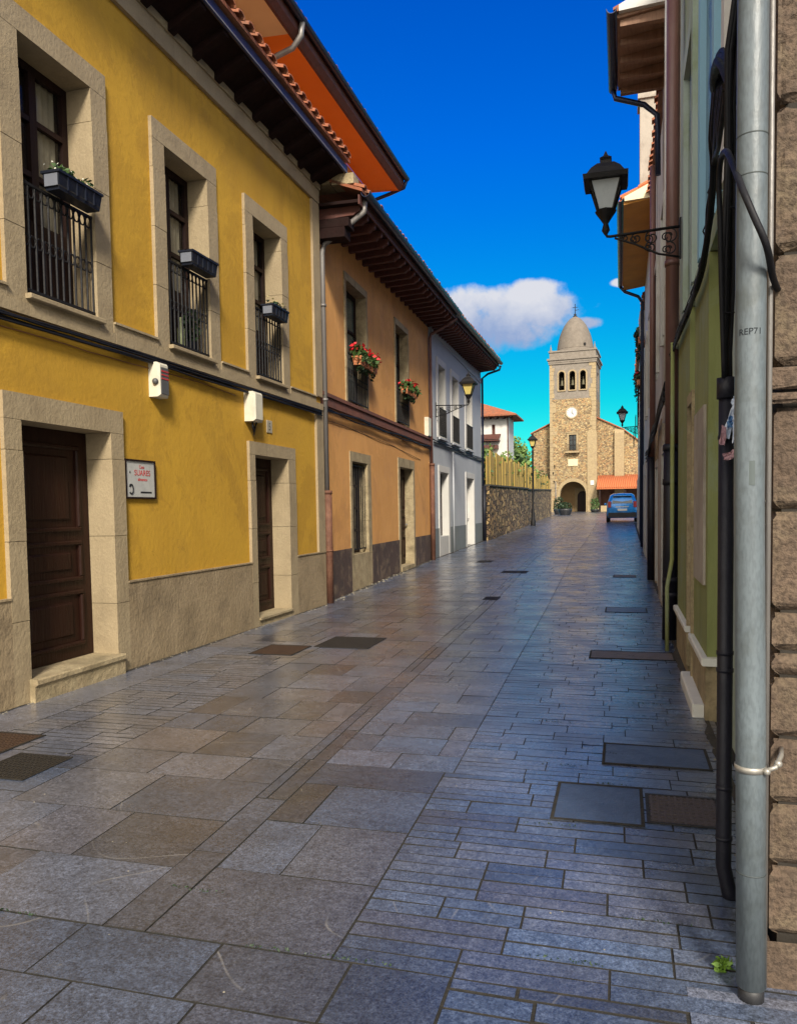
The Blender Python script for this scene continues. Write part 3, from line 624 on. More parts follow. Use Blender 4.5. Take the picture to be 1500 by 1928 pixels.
# eave: boarded soffit, rafters, fascia, tiles
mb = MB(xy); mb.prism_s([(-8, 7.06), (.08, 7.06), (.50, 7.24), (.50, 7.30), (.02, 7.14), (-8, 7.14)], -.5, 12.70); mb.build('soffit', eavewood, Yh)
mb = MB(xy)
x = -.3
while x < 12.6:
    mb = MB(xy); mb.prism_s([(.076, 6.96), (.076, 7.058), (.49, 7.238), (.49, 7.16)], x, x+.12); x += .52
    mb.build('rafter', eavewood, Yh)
mb = MB(xy); mb.box(-.52, 12.72, .501, .525, 7.20, 7.34); mb.build('fascia', M('blue_black_fascia', (.02, .018, .03), (.03, .022, .035), .4, 6, .1, 30), Yh)
mb = MB(xy); mb.box(-.53, 12.73, .526, .533, 7.215, 7.235); mb.build('eave_strip', zinc, Yh)
rooftiles(xy, Yh, -.5, 12.72, .58, 7.42, -5, 9.25, .24, .095)
# things on the yellow wall
def planter(xf, s0, s1, d0, z, label, plants, mat=planterm, group='window boxes on the railings', rod=True, h=.15):
    c = xf((s0+s1)/2, d0+.09, z); t = thing('window_box', tuple(c), label, 'window box', group)
    mb = MB(xf); w = .175
    lo = [(s0+.02, d0+.02), (s1-.02, d0+.02), (s1-.02, d0+w-.02), (s0+.02, d0+w-.02)]; hi = [(s0, d0), (s1, d0), (s1, d0+w), (s0, d0+w)]
    v = [(a, b, z) for a, b in lo]+[(a, b, z+h) for a, b in hi]
    mb.add(v, [(0, 1, 2, 3), (0, 1, 5, 4), (1, 2, 6, 5), (2, 3, 7, 6), (3, 0, 4, 7)])
    mb.box(s0-.01, s1+.01, d0-.01, d0+.012, z+h-.01, z+h+.012); mb.box(s0-.01, s1+.01, d0+w-.012, d0+w+.01, z+h-.01, z+h+.012)
    mb.box(s0-.01, s0+.012, d0+.013, d0+w-.013, z+h-.01, z+h+.012); mb.box(s1-.012, s1+.01, d0+.013, d0+w-.013, z+h-.01, z+h+.012)
    for k in range(1, 5): x = s0+(s1-s0)*k/5; mb.box(x-.006, x+.006, d0+w-.012, d0+w+.004, z+.02, z+h-.012)
    mb.build('box', mat, t)
    mb = MB(xf); mb.box(s0+.015, s1-.015, d0+.015, d0+w-.015, z+.03, z+h-.02); mb.build('soil', mortar, t)
    if mat is planterm:
        mb = MB(xf); mb.bbox(s0-.0, s0+.004, d0+.02, d0+w-.02, z+.03, z+h-.015, .001); mb.build('end_panel', planterg, t)
    r_ = random.Random(int(s0*100)); 
    for nm, mt, n, sz, rad, up_ in plants:
        mb = MB(xf)
        for k in range(max(3, int((s1-s0)/.09))):
            x = s0+.05+(s1-s0-.1)*k/max(1, int((s1-s0)/.09)-1)
            mb.leaves((x, d0+.09+r_.uniform(-.03, .03), z+h+up_+r_.uniform(-.02, .02)), rad, n, sz, r_)
        mb.build(nm, mt, t)
    return t
ivy = [('foliage', leafm, 26, .028, (.08, .09, .045), .035), ('flowers', petalw, 5, .014, (.08, .09, .05), .06)]
planter(xy, 5.93, 6.52, .06, 4.44, 'dark window box with small pale flowers on the nearest railing', ivy)
planter(xy, 8.14, 8.72, .06, 4.44, 'nearly bare dark window box with a pale end on the middle railing', [('foliage', leafd, 4, .02, (.06, .06, .02), .0)])
planter(xy, 10.28, 10.82, .06, 4.36, 'dark window box with dry sprigs on the third railing of the yellow house', [('foliage', leafd, 16, .03, (.07, .09, .06), .03), ('flowers', M('dry_flowers', (.35, .3, .12)), 3, .02, (.07, .08, .07), .07)])
# bottles and pots behind the second railing
t = thing('plant_pot', tuple(xy(8.62, -.1, 3.51)), 'leafy pot plant inside the middle window of the yellow house', 'potted plant')
mb = MB(xy); mb.lathe((8.62, -.1, 3.50), [(.06, 0), (.085, .16), (.09, .17)], 12); mb.build('pot', planterm, t)
mb = MB(xy); mb.leaves((8.62, -.1, 3.85), (.12, .1, .24), 160, .05, random.Random(2)); mb.build('foliage', leafd, t)
t = thing('watering_bottle', tuple(xy(8.40, -.1, 3.51)), 'pale green bottle standing behind the middle railing', 'bottle')
mb = MB(xy); mb.lathe((8.40, -.1, 3.5), [(.04, 0), (.045, .02), (.045, .28), (.018, .36), (.018, .42)], 12); mb.build('bottle_body', M('pale_green_plastic', (.45, .5, .25), None, .4), t)
# alarm box and cable box
t = thing('alarm_box', tuple(xy(7.64, .09, 3.05)), 'cream alarm box with red stripes on the yellow wall below the cables', 'alarm box')
mb = MB(xy); mb.bbox(7.54, 7.74, .001, .13, 2.87, 3.24, .025); mb.build('housing', boxw, t)
mb = MB(xy); mb.bbox(7.57, 7.72, .131, .137, 2.90, 3.19, .004); mb.build('front_panel', greyplastic, t)
mb = MB(xy)
for k in range(3): mb.box(7.575, 7.715, .138, .141, 3.06+.04*k, 3.075+.04*k)
mb.build('red_stripe', redpaint, t)
mb = MB(xy); mb.ball((7.53, .09, 3.03), .035, 8); mb.build('siren', greyplastic, t)
t = thing('cable_box', tuple(xy(9.90, .09, 3.0)), 'plain cream cable box above the left corner of the second door', 'junction box')
mb = MB(xy); mb.bbox(9.78, 10.05, .001, .16, 2.84, 3.24, .03); mb.build('housing', boxw, t)
mb = MB(xy); mb.tube([(9.86, .08, 2.84), (9.84, .09, 2.76), (9.92, .07, 2.70), (9.98, .08, 2.84)], .012, 8); mb.tube([(9.92, .05, 2.84), (9.97, .06, 2.74), (9.93, .06, 2.66)], .009, 8); mb.build('cable_loop', cable, t)
# sign
t = thing('wall_sign', tuple(xy(7.31, .02, 1.97)), 'small white framed sign with red lettering right of the first door', 'sign')
mb = MB(xy); sA, sB, zA, zB = 7.03, 7.575, 1.765, 2.175
mb.box(sA, sB, .003, .03, zA, zA+.018); mb.box(sA, sB, .003, .03, zB-.018, zB); mb.box(sA, sA+.018, .003, .03, zA+.018, zB-.018); mb.box(sB-.018, sB, .003, .03, zA+.018, zB-.018); mb.build('frame', darkwood, t)
mb = MB(xy); mb.box(sA+.018, sB-.018, .003, .018, zA+.018, zB-.018); mb.build('board', signw, t)
sx_ = lambda s0, z0: (lambda a, b, c: xy(s0+a, .0195+b, z0+c))
text_mesh('SUARES', .085, sx_(7.34, 2.01), redpaint, 'lettering', t)
text_mesh('Casa', .05, sx_(7.33, 2.085), redpaint, 'lettering', t)
text_mesh('alimentos', .045, sx_(7.34, 1.955), redpaint, 'lettering', t)
mb = MB(xy); mb.box(7.30, 7.50, .0185, .0205, 1.825, 1.842); mb.build('black_bar', blackpaint, t)
mb = MB(xy); mb.tube([(7.13+.035*math.cos(a), .02, 1.865+.05*math.sin(a)) for a in [k*.5-2.4 for k in range(11)]], .008, 5); mb.ball((7.115, .02, 1.90), .016, 6, (1, .2, 1)); mb.ball((7.12, .02, 2.04), .012, 6, (1, .2, 1)); mb.build('emblem', blackpaint, t)
t = thing('house_number', tuple(xy(10.55, .01, 2.84)), 'small pale plaque with the number 5 above the second door', 'number plate')
mb = MB(xy); mb.bbox(10.46, 10.64, .001, .012, 2.75, 2.93, .004); mb.build('plaque', M('pale_ceramic', (.42, .37, .28), None, .4), t)
text_mesh('5', .15, lambda a, b, c: xy(10.55+a, .0135+b, 2.79+c), greyplastic, 'numeral', t)
# cables under the string course
def cables(xf, name, s0, s1, z, n, label, seed, d=.05, dirf=None, mat=cable, sp=.022, r=.009, sag=.02):
    rr = random.Random(seed); mb = MB(xf)
    for k in range(n):
        pts = []; s = s0; ph = rr.random()*6
        while s <= s1+1e-6:
            zz = z(s) if callable(z) else z
            pts.append((s, d+.008*math.sin(s*2+ph)+.01*(k % 2), zz-sp*k+sag*math.sin(s*1.7+ph)*.4+rr.uniform(-.004, .004))); s += .3
        mb.tube(pts, r*rr.uniform(.7, 1.3), 6)
    o = mb.build(name, mat); return tag(o, label, 'cable')
cables(xy, 'cable_bundle', -.4, 12.6, 3.285, 4, 'thick black cable bundle under the stone band of the yellow house', 3, d=.055, r=.014)
cables(xy, 'thin_cable', -.4, 9.6, lambda s: 3.19-.03*abs(math.sin(s*1.1)), 1, 'thin ochre stained cable sagging below the bundle on the yellow wall', 8, d=.012, mat=M('painted_cable', (.26, .12, .04)), sag=.03)
# ------------------------------------------------------------------ orange house
xo = frame((-4.99, 12.65), (-5.35, 22.3)); LO = 9.657
Oh = thing('orange_house', tuple(xo(5, 0, 0)), 'two storey orange house with carved brown eaves and red geraniums', 'house')
holes = [(1.60, 3.16, 3.68, 6.13), (5.52, 6.98, 3.70, 6.18), (1.77, 3.24, .0, 2.76), (5.69, 7.50, .0, 2.88)]
mb = MB(xo); wallholes(mb, -.02, LO, 0, 6.82, holes, -.30, 0); mb.build('wall', orange, Oh)
body(xo, Oh, -.02, LO, -5.2, 0, 6.8, orange, -.301)
for a, b in ((0, 1.77), (3.24, 5.69), (7.50, LO)): mb = MB(xo); mb.box(a, b, .001, .022, -.02, .88); mb.build('plinth', mauve, Oh)
mb = MB(xo); mb.box(0, LO, .001, .06, 3.44, 3.60); mb.box(0, LO, .001, .085, 3.601, 3.665); mb.build('string_course', redband, Oh)
for (a, b, z0, z1) in holes[:2]:
    surround(xo, Oh, (a, b), (a+.09, b-.09), (z0, z1), (z0, z1-.14), -.30, .025, oldst)
    window_fr(xo, Oh, a+.091, b-.091, z0+.01, z1-.141, -.2, darkwood, gl_green, 3, 2, .07)
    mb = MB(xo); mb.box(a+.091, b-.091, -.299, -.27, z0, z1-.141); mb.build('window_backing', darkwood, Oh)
    railing(xo, Oh, a+.091, b-.091, z0, z0+.95, .03, .010, .1)
surround(xo, Oh, (1.77, 3.24), (1.90, 2.99), (0, 2.76), (0, 2.57), -.30, .02, oldst)
mb = MB(xo); mb.box(1.901, 2.989, -.30, .018, -.02, .74); mb.build('window_apron', oldst, Oh)
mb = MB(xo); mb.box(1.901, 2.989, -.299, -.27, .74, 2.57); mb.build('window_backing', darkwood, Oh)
window_fr(xo, Oh, 1.901, 2.989, .745, 2.569, -.18, darkwood, gl_dark, 4, 2, .07)
railing(xo, Oh, 1.901, 2.989, .78, 2.5, -.05, .010, .13, False)
surround(xo, Oh, (5.69, 7.50), (5.86, 7.33), (0, 2.88), (0, 2.66), -.30, .02, oldst, name='door_surround')
mb = MB(xo); mb.box(5.861, 7.329, -.30, .04, -.02, .2); mb.build('doorstep', oldst, Oh)
door_leaf(xo, Oh, 5.861, 7.329, .205, 2.659, -.22, doorwood, 2)
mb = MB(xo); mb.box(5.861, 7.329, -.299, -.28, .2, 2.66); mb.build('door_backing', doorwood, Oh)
def eave(xf, house, s0, s1, za, zb, ov, mat_r, mat_s, step=.5, wall_z=None, rh=.12, carve=True):
    f = lambda s: (zb-za)*(s-s0)/(s1-s0)
    mb = MB(xf)
    v = []
    for s_ in (s0, s1): v += [(s_, -.3, za+f(s_)), (s_, ov, za+f(s_)), (s_, ov, za+f(s_)+.05), (s_, -.3, za+f(s_)+.05)]
    mb.add(v, [(0, 1, 2, 3), (4, 7, 6, 5), (0, 4, 5, 1), (1, 5, 6, 2), (2, 6, 7, 3), (3, 7, 4, 0)]); mb.build('soffit', mat_s, house)
    x = s0+.15; k = 0
    while x < s1-.1:
        z = za+f(x)-.001; mb = MB(xf)
        mb.prism_s([(.002, z), (.002, z-rh*1.25), (ov*.72, z-rh), (ov*.84, z-rh*1.0), (ov*.9, z-rh*.72), (ov*.97, z-rh*.62), (ov*.985, z-rh*.3), (ov*.985, z)], x, x+.1)
        mb.build('rafter', mat_r, house); x += step; k += 1
    mb = MB(xf); v = []
    for s_ in (s0, s1): v += [(s_, ov+.001, za+f(s_)-.03), (s_, ov+.025, za+f(s_)-.03), (s_, ov+.025, za+f(s_)+.12), (s_, ov+.001, za+f(s_)+.12)]
    mb.add(v, [(0, 1, 2, 3), (4, 7, 6, 5), (0, 4, 5, 1), (1, 5, 6, 2), (2, 6, 7, 3), (3, 7, 4, 0)]); mb.build('fascia', mat_r, house)
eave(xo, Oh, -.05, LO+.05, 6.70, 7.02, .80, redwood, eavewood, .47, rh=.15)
gutter(xo, Oh, .0, LO+.05, .915, 6.87, 7.17, .08)
rooftiles(xo, Oh, -.02, LO+.05, .86, 6.93, -2.52, 8.2, .24, .095, za=.3)
# chunky old wood and stone at the near end of the orange roof
mb = MB(xo); mb.box(-.02, .30, .03, .62, 6.35, 6.49); mb.box(-.02, .30, .03, .55, 6.18, 6.345); mb.build('eave_corbel', eavewood, Oh)
mb = MB(xo); mb.box(-.02, .30, .34, .72, 7.03, 7.20); mb.box(-.02, .4, -.1, .30, 7.06, 7.28); mb.build('roof_end_stone', oldst, Oh)
# downpipe at the seam of the yellow and orange houses
pipe(xo, [(.18, .86, 6.80), (.18, .84, 6.62), (.17, .42, 6.33), (.17, .12, 6.14), (.17, .08, 6.0), (.17, .08, 1.93)], .045, zinc, 'downpipe', Oh, [((.17, .08, 5.1), (.17, .08, 5.14)), ((.17, .08, 3.5), (.17, .08, 3.54))])
pipe(xo, [(.17, .09, 1.95), (.17, .09, 0)], .075, rustpipe, 'pipe_guard', Oh, [((.17, .09, 1.9), (.17, .09, 1.96)), ((.17, .09, .9), (.17, .09, .93))], 1.12)
pipe(xo, [(LO-.12, .86, 7.0), (LO-.12, .5, 6.8), (LO-.12, .1, 6.6), (LO-.12, .08, 6.5), (LO-.12, .08, 2.9)], .045, brownpipe, 'downpipe', Oh)
pipe(xo, [(LO-.12, .09, 2.92), (LO-.12, .09, .1)], .07, rustpipe, 'pipe_guard', Oh, [((LO-.12, .09, 2.86), (LO-.12, .09, 2.93))], 1.15)
mb = MB(xo); mb.bbox(8.95, 9.35, .001, .12, 3.67, 4.2, .02); tag(mb.build('meter_box', boxw), 'small cream box at the far upper corner of the orange house', 'junction box')
gera = [('foliage', leafm, 60, .055, (.15, .15, .14), .05), ('flowers', petal, 13, .05, (.15, .17, .13), .15), ('trailing_leaves', leafd, 20, .05, (.13, .06, .16), -.12)]
planter(xo, 1.78, 3.02, .10, 4.40, 'terracotta box of bright red geraniums on the nearer orange house window', gera, terra, 'geranium boxes of the orange house')
gera2 = [('foliage', leafm, 46, .06, (.15, .15, .13), .04), ('flowers', petal, 7, .05, (.15, .17, .11), .12), ('trailing_leaves', leafd, 20, .05, (.13, .06, .16), -.12)]
planter(xo, 5.72, 6.86, .10, 4.40, 'terracotta box with fewer red flowers on the farther orange house window', gera2, terra, 'geranium boxes of the orange house')
cables(xo, 'cable_bundle', .0, LO, 3.40, 3, 'black cables drooping below the brown band of the orange house', 5, d=.07, r=.012, sag=.07)
cables(xo, 'thin_cable', .5, 8.5, lambda s: 3.20-.25*(s/8.5)**2, 1, 'fine dark wire slanting across the lower orange wall', 15, d=.01, r=.005)
# ------------------------------------------------------------------ grey house
xg = frame((-5.35, 22.32), (-5.55, 31.0)); LG = 10.1
Gh = thing('grey_house', tuple(xg(5, 0, .14)), 'pale blue grey house with white framed windows between the orange house and the stone wall', 'house')
GW = [(1.04, 2.50), (3.30, 4.85), (6.05, 7.75)]; GD = [(1.12, 2.90), (6.02, 8.10)]
holes = [(a, b, 3.80, 6.22) for a, b in GW]+[(a, b, 0.1, 2.96) for a, b in GD]
mb = MB(xg); wallholes(mb, 0, LG, 0, 7.25, holes, -.32, 0); mb.build('wall', greyw, Gh)
body(xg, Gh, 0, LG, -7, 0, 7.25, greyw, -.33)
for a, b in ((0.0, 1.12), (2.90, 6.02), (8.10, LG)): mb = MB(xg); mb.box(a, b, .001, .02, .0, 1.03); mb.build('plinth', greyd, Gh)
mb = MB(xg); mb.box(0, LG, .001, .035, 3.54, 3.62); mb.build('string_course', greyd, Gh)
mb = MB(xg); mb.box(0, LG, .001, .04, 6.75, 6.95); mb.build('cornice', greyw, Gh)
for a, b in GW:
    surround(xg, Gh, (a, b), (a+.2, b-.2), (3.80, 6.22), (3.80, 6.02), -.32, .03, whitep, blocks=False)
    window_fr(xg, Gh, a+.201, b-.201, 3.81, 6.019, -.24, white, gl_dark, 3, 2, .06)
    mb = MB(xg); mb.bbox(a+.05, b-.05, .031, .1, 3.74, 3.80, .008); mb.build('window_sill', greyw, Gh)
    railing(xg, Gh, a+.2, b-.2, 3.82, 4.7, .05, .012, .11, False)
for i, (a, b) in enumerate(GD):
    surround(xg, Gh, (a, b), (a+.2, b-.22), (.1, 2.96), (.1, 2.76), -.32, .03, whitep, blocks=False, name='door_surround')
    if i == 0:
        mb = MB(xg); mb.box(a+.201, b-.221, -.32, .02, .1, .76); mb.build('window_apron', whitep, Gh)
        window_fr(xg, Gh, a+.201, b-.221, .765, 2.759, -.2, darkwood, gl_dark, 3, 2, .06)
    else:
        mb = MB(xg); mb.box(a+.201, b-.221, -.32, .02, .1, .2); mb.build('doorstep', oldst, Gh)
        door_leaf(xg, Gh, a+.201, b-.221, .205, 2.759, -.25, white, 2)
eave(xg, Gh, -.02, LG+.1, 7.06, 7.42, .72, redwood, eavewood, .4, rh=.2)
gutter(xg, Gh, -.05, LG+.1, .83, 7.20, 7.56, .085)
rooftiles(xg, Gh, -.02, LG+.1, .78, 7.28, -3.5, 9.0, .24, .095, za=.36)
pipe(xg, [(LG-.05, .83, 7.42), (LG-.05, .78, 7.26), (LG-.05, .3, 7.12), (LG-.05, .07, 6.95), (LG-.05, .07, 2.5)], .045, bluemetal, 'downpipe', Gh)
pipe(xg, [(LG-.02, .10, 2.55), (LG-.02, .10, .2)], .085, blackpipe, 'pipe_guard', Gh)
pipe(xg, [(3.40, .05, 3.5), (3.40, .05, .12)], .03, greyw, 'conduit', Gh)
pipe(xg, [(.12, .05, 6.9), (.12, .05, .2)], .035, greyw, 'conduit', Gh)
cables(xg, 'cable_bundle', 0, LG, 3.66, 2, 'black cable running along the front of the grey house', 6, d=.06, r=.012, sag=.04)
# ------------------------------------------------------------------ tall orange house behind
xt = frame((-7.5, 15.5), (-7.5, 24.1))
Th = thing('tall_orange_house', tuple(xt(4, -4, 0)), 'tall house with vivid orange soffit rising behind the yellow and orange ones', 'house')
mb = MB(xt); mb.box(-2.7, 8.33, -7, -.0, 0, 11.44); mb.build('wall', peach, Th)
mb = MB(xt); mb.prism_s([(.0, 11.45), (.93, 11.40), (.93, 11.5), (.0, 11.62)], -2.9, -.001); mb.build('cream_soffit', cream, Th)
mb = MB(xt); mb.prism_s([(.0, 11.45), (.93, 11.40), (.93, 11.5), (.0, 11.62)], 0, 8.34); mb.build('soffit', vivid, Th)
mb = MB(xt); mb.prism_s([(.931, 11.38), (.931, 11.62), (1.08, 11.74), (1.08, 11.50), (.98, 11.40)], -2.9, 8.36); mb.build('fascia', redwood, Th)
gutter(xt, Th, -2.9, 8.38, 1.17, 11.74, 11.74, .09, bluemetal)
rooftiles(xt, Th, -2.9, 8.36, 1.12, 11.80, -4, 13.8, .26, .1)
pipe(xt, [(.15, 1.17, 11.68), (.15, 1.14, 11.42), (.15, .95, 11.2), (.15, .25, 11.0), (.15, .08, 10.8), (.15, .08, 8.5)], .06, zinc, 'downpipe', Th)
pipe(xt, [(8.33, 1.17, 11.68), (8.36, 1.08, 11.48), (8.40, .6, 11.36), (8.40, .15, 11.25), (8.40, .06, 11.0), (8.40, .06, 9.0)], .055, bluemetal, 'downpipe', Th)
# ------------------------------------------------------------------ garden wall and fence, white house
def fence_run(Pt, Qt, zt, label1, label2, zf, seed, part=0):
    xf = frame(Pt, Qt); L = (Vector(Qt)-Vector(Pt)).length; rr = random.Random(seed)
    mb = MB(xf); n = max(2, int(L/1.2))
    for k in range(n):
        a, b = L*k/n, L*(k+1)/n; mb.box(a, b, -.45, 0, -.05, zt(a)); 
    w_ = tag(mb.build('stone_wall', fence_rubble), label1, 'wall')
    mb = MB(xf)
    for k in range(n): a, b = L*k/n, L*(k+1)/n; mb.box(a, b, -.48, .05, zt(a)+.001, zt(a)+.07)
    cp = mb.build('coping', M('dark_coping', (.07, .065, .05), (.04, .038, .03), .9, 6, .4, 20), w_)
    t = thing('picket_fence', tuple(xf(L/2, -.1, zt(L/2)+.07)), label2, 'fence')
    mb = MB(xf); x = .1
    while x < L-.35:
        ww = rr.uniform(.42, .75); zt_ = zf+rr.uniform(-.22, .12); z0 = zt(x)+.075
        dd = rr.uniform(-.04, .05); mb.prism([(x, z0), (x+ww, z0), (x+ww, zt_-rr.uniform(0, .1)), (x, zt_)], -.16+dd, -.11+dd); x += ww+rr.uniform(.10, .30)
    mb.build('pickets', fencew, t)
    mb = MB(xf); mb.box(0, L, -.26, -.215, zt(0)+.25, zt(0)+.33); mb.box(0, L, -.26, -.215, zf-.5, zf-.42); mb.build('rail', fencew, t)
    return xf, L
xf1, L1 = fence_run((-5.30, 32.6), (-5.0, 44.0), lambda s: 2.55+.01*s, 'dark rubble stone wall between the grey house and the post lamp', 'yellowed wooden fence on the near stone wall', 4.0, 4)
xf2, L2 = fence_run((-5.02, 44.1), (-5.6, 66.0), lambda s: 2.62+.02*s, 'lighter stretch of rubble wall beyond the post lamp', 'pale fence on the far stone wall before the church', 4.0, 9)
def shrubbery(name, label, cat, parts, seed, group=None, trunk=None):
    rr = random.Random(seed); c = parts[0][0]; t = thing(name, (c[0], c[1], G(c[1])), label, cat, group)
    cr_ = {}
    for (p, rad, n, sz, mt) in parts:
        cr_.setdefault(mt, MB()).leaves(p, rad, n, sz, rr, .45)
    for i, (mt, mb) in enumerate(cr_.items()): mb.build('crown', mt, t)
    tb = MB(); z0 = G(c[1])
    tb.tube([(c[0], c[1], z0-.05), (c[0]+.1, c[1], z0+(c[2]-z0)*.5), (c[0]+.02, c[1]+.05, c[2])], [trunk or .12, (trunk or .12)*.8, .04], 8)
    for k in range(5):
        a = k*1.3; tb.tube([(c[0]+.08, c[1], z0+(c[2]-z0)*.55), (c[0]+.4*math.cos(a)*parts[0][1][0], c[1]+.4*math.sin(a)*parts[0][1][1], c[2]+.2)], [.05, .02], 6)
    tb.build('trunk', oldst, t); return t
for k in range(6):
    s_ = 1.0+k*1.9; p = xf1(s_, -.9, 3.3+.25*math.sin(k*2)); hg = [leafm, leafl, leafd][k % 3]
    shrubbery('hedge_shrub', ['broad green shrub behind the fence next to the grey house', 'yellow green shrub second along behind the near fence', 'dark shrub third along behind the near fence', 'green shrub fourth along behind the near fence', 'yellow green shrub behind the fence near the post lamp', 'dark shrub behind the fence right at the post lamp'][k], 'shrub',
              [(tuple(p), (.9, .9, .9), 420, .11, hg), (tuple(p+Vector((.1, .3, .5))), (.6, .6, .6), 160, .1, leafl)], 20+k, 'shrubs behind the garden fence')
for k in range(4):
    p = xf2(2.5+k*5, -1.2, 3.4+.3*(k % 2))
    shrubbery('hedge_shrub', ['leafy shrub just past the post lamp behind the far fence', 'light shrub in the middle of the far fence', 'dark shrub two thirds along the far fence', 'green shrub at the church end of the far fence'][k], 'shrub', [(tuple(p), (1.3, 1.6, 1.0), 520, .13, [leafm, leafl, leafd, leafm][k])], 40+k, 'shrubs behind the garden fence')
# white house
Hx = frame((-12.2, 52), (-7.17, 52)); Wh = thing('white_house', (-9, 55, .8), 'small white house with a red balcony behind the garden wall', 'house')
gz = .8
mb = MB(Hx); wallholes(mb, 0, 5.03, gz, 7.62, [(3.95, 4.17, 6.25, 7.15), (1.2, 2.2, 4.6, 6.6)], -.25, 0); mb.build('wall', whitep, Wh)
mb = MB(Hx); mb.box(5.03-.25, 5.03, -2.7, -.251, gz, 7.62); mb.box(0, .25, -2.7, -.251, gz, 7.62); mb.box(.25, 4.78, -2.7, -2.45, gz, 7.62); mb.build('side_walls', whitep, Wh)
mb = MB(Hx); mb.box(3.95, 4.17, -.2, -.15, 6.25, 7.15); mb.build('window', redwood, Wh)
mb = MB(Hx); mb.box(1.2, 2.2, -.2, -.15, 4.6, 6.6); mb.build('window', darkwood, Wh)
mb = MB(Hx); mb.box(4.97, 5.04, .001, .03, gz, 7.62); mb.build('corner_strip', redwood, Wh)
mb = MB(Hx); mb.add([(-.6, .75, 7.62), (5.65, .75, 7.62), (5.65, -3.4, 7.62), (-.6, -3.4, 7.62), (1.9, -1.2, 9.1), (2.1, -1.6, 9.1), (-.6, .75, 7.72), (5.65, .75, 7.72), (5.65, -3.4, 7.72), (-.6, -3.4, 7.72)],
    [(0, 1, 2, 3), (6, 7, 4), (7, 8, 5, 4), (8, 9, 5), (9, 6, 4, 5), (0, 1, 7, 6), (1, 2, 8, 7), (2, 3, 9, 8), (3, 0, 6, 9)]); mb.build('roof', tile, Wh)
for k in range(13): mb = MB(Hx); mb.box(-.4+k*.47, -.3+k*.47, .002, .7, 7.50, 7.618); mb.build('rafter', eavewood, Wh)
mb = MB(Hx); mb.box(3.15, 4.5, .001, .75, 6.02, 6.1); mb.prism_s([(.001, 6.45), (.8, 6.12), (.8, 6.18), (.001, 6.52)], 3.1, 4.55); mb.box(3.2, 4.4, .05, .7, 5.52, 5.75); mb.build('balcony', redwood, Wh)
mb = MB(Hx); mb.box(2.6, 5.05, -1, .35, gz, 5.0); mb.build('porch', cream, Wh)
# trees beyond
for i, (x, y, z, r, n, mt, lab) in enumerate([(-11.5, 80, 6.0, 2.6, 900, leafm, 'broad green tree right of the white house'), (-11.2, 86, 5.8, 2.2, 800, leafd, 'dark green tree between the white house and the church'), (-13.5, 90, 6.5, 3.0, 800, leafm, 'tall tree farther back behind the white house')]):
    shrubbery('broadleaf_tree', lab, 'tree', [((x, y, z), (r, r, r*1.05), n, .26, mt), ((x+.4*r, y-.3, z+.5*r), (r*.6, r*.6, r*.6), n//3, .22, leafl), ((x-.5*r, y, z-.2*r), (r*.6, r*.6, r*.7), n//3, .24, mt)], 60+i, 'trees by the church', .25)
# ------------------------------------------------------------------ church
ca = .06
xc = frame((-7.9, 92), (-7.9+math.cos(ca), 92-math.sin(ca)))
Ch = thing('church', tuple(xc(2.5, -4, 1.1)), 'stone church with a square clock tower and bell shaped dome closing the street', 'church')
TW, TD, B = 5.1, 5.4, .8
def archpts(c, w, zs, n=12): return [(c+w*math.cos(math.pi*k/n), zs+w*math.sin(math.pi*k/n)) for k in range(n+1)]
def archwall(mb, s0, s1, z0, z1, arches, d0, d1, n=12):
    # wall panel with arched openings; arches: (centre, halfwidth, zbottom, zspring)
    cuts = sorted(arches); x = s0
    for (c, w, zb, zs) in cuts:
        if c-w > x: mb.box(x, c-w, d0, d1, z0, z1)
        if zb > z0: mb.box(c-w, c+w, d0, d1, z0, zb)
        pts = archpts(c, w, zs, n)
        for (xa, za), (xb, zb_) in zip(pts, pts[1:]):
            for dd in (d0, d1): mb.quad((xa, dd, za), (xb, dd, zb_), (xb, dd, z1), (xa, dd, z1))
            mb.quad((xa, d0, za), (xa, d1, za), (xb, d1, zb_), (xb, d0, zb_))
        for sx in (-w, w): mb.quad((c+sx, d0, zs), (c+sx, d1, zs), (c+sx, d1, zb), (c+sx, d0, zb))
        mb.quad((c-w, d0, z1), (c-w, d1, z1), (c+w, d1, z1), (c+w, d0, z1))
        x = c+w
    if x < s1: mb.box(x, s1, d0, d1, z0, z1)
def archring(mb, c, w, t, zs, zb, d0, d1, n=14):
    a = archpts(c, w, zs, n); b = archpts(c, w+t, zs, n)
    for k in range(n): mb.add([(a[k][0], d0, a[k][1]), (a[k+1][0], d0, a[k+1][1]), (b[k+1][0], d0, b[k+1][1]), (b[k][0], d0, b[k][1]), (a[k][0], d1, a[k][1]), (a[k+1][0], d1, a[k+1][1]), (b[k+1][0], d1, b[k+1][1]), (b[k][0], d1, b[k][1])],
        [(0, 1, 2, 3), (7, 6, 5, 4), (0, 4, 5, 1), (3, 2, 6, 7), (0, 3, 7, 4), (1, 5, 6, 2)])
    if zb < zs:
        mb.box(c-w-t, c-w, d0, d1, zb, zs); mb.box(c+w, c+w+t, d0, d1, zb, zs)
mb = MB(xc)
archwall(mb, 0, TW, B, 8.0, [(2.55, 1.45, B, 3.1)], -.7, 0, 16)
wallholes(mb, 0, TW, 8.0, 13.9, [(2.12, 2.95, 8.1, 9.85)], -.7, 0)
mb.box(0, .7, -TD, -.701, B, 13.9); mb.box(TW-.7, TW, -TD, -.701, B, 13.9); mb.box(.7, TW-.7, -TD, -TD+.7, B, 13.9); mb.box(.7, TW-.7, -TD+.7, -.701, 5.2, 5.5); mb.box(.7, TW-.7, -TD+.7, -.701, 13.6, 13.9)
mb.build('tower_wall', church_rubble, Ch)
mb = MB(xc)
cen = (1.33, 2.52, 3.70)
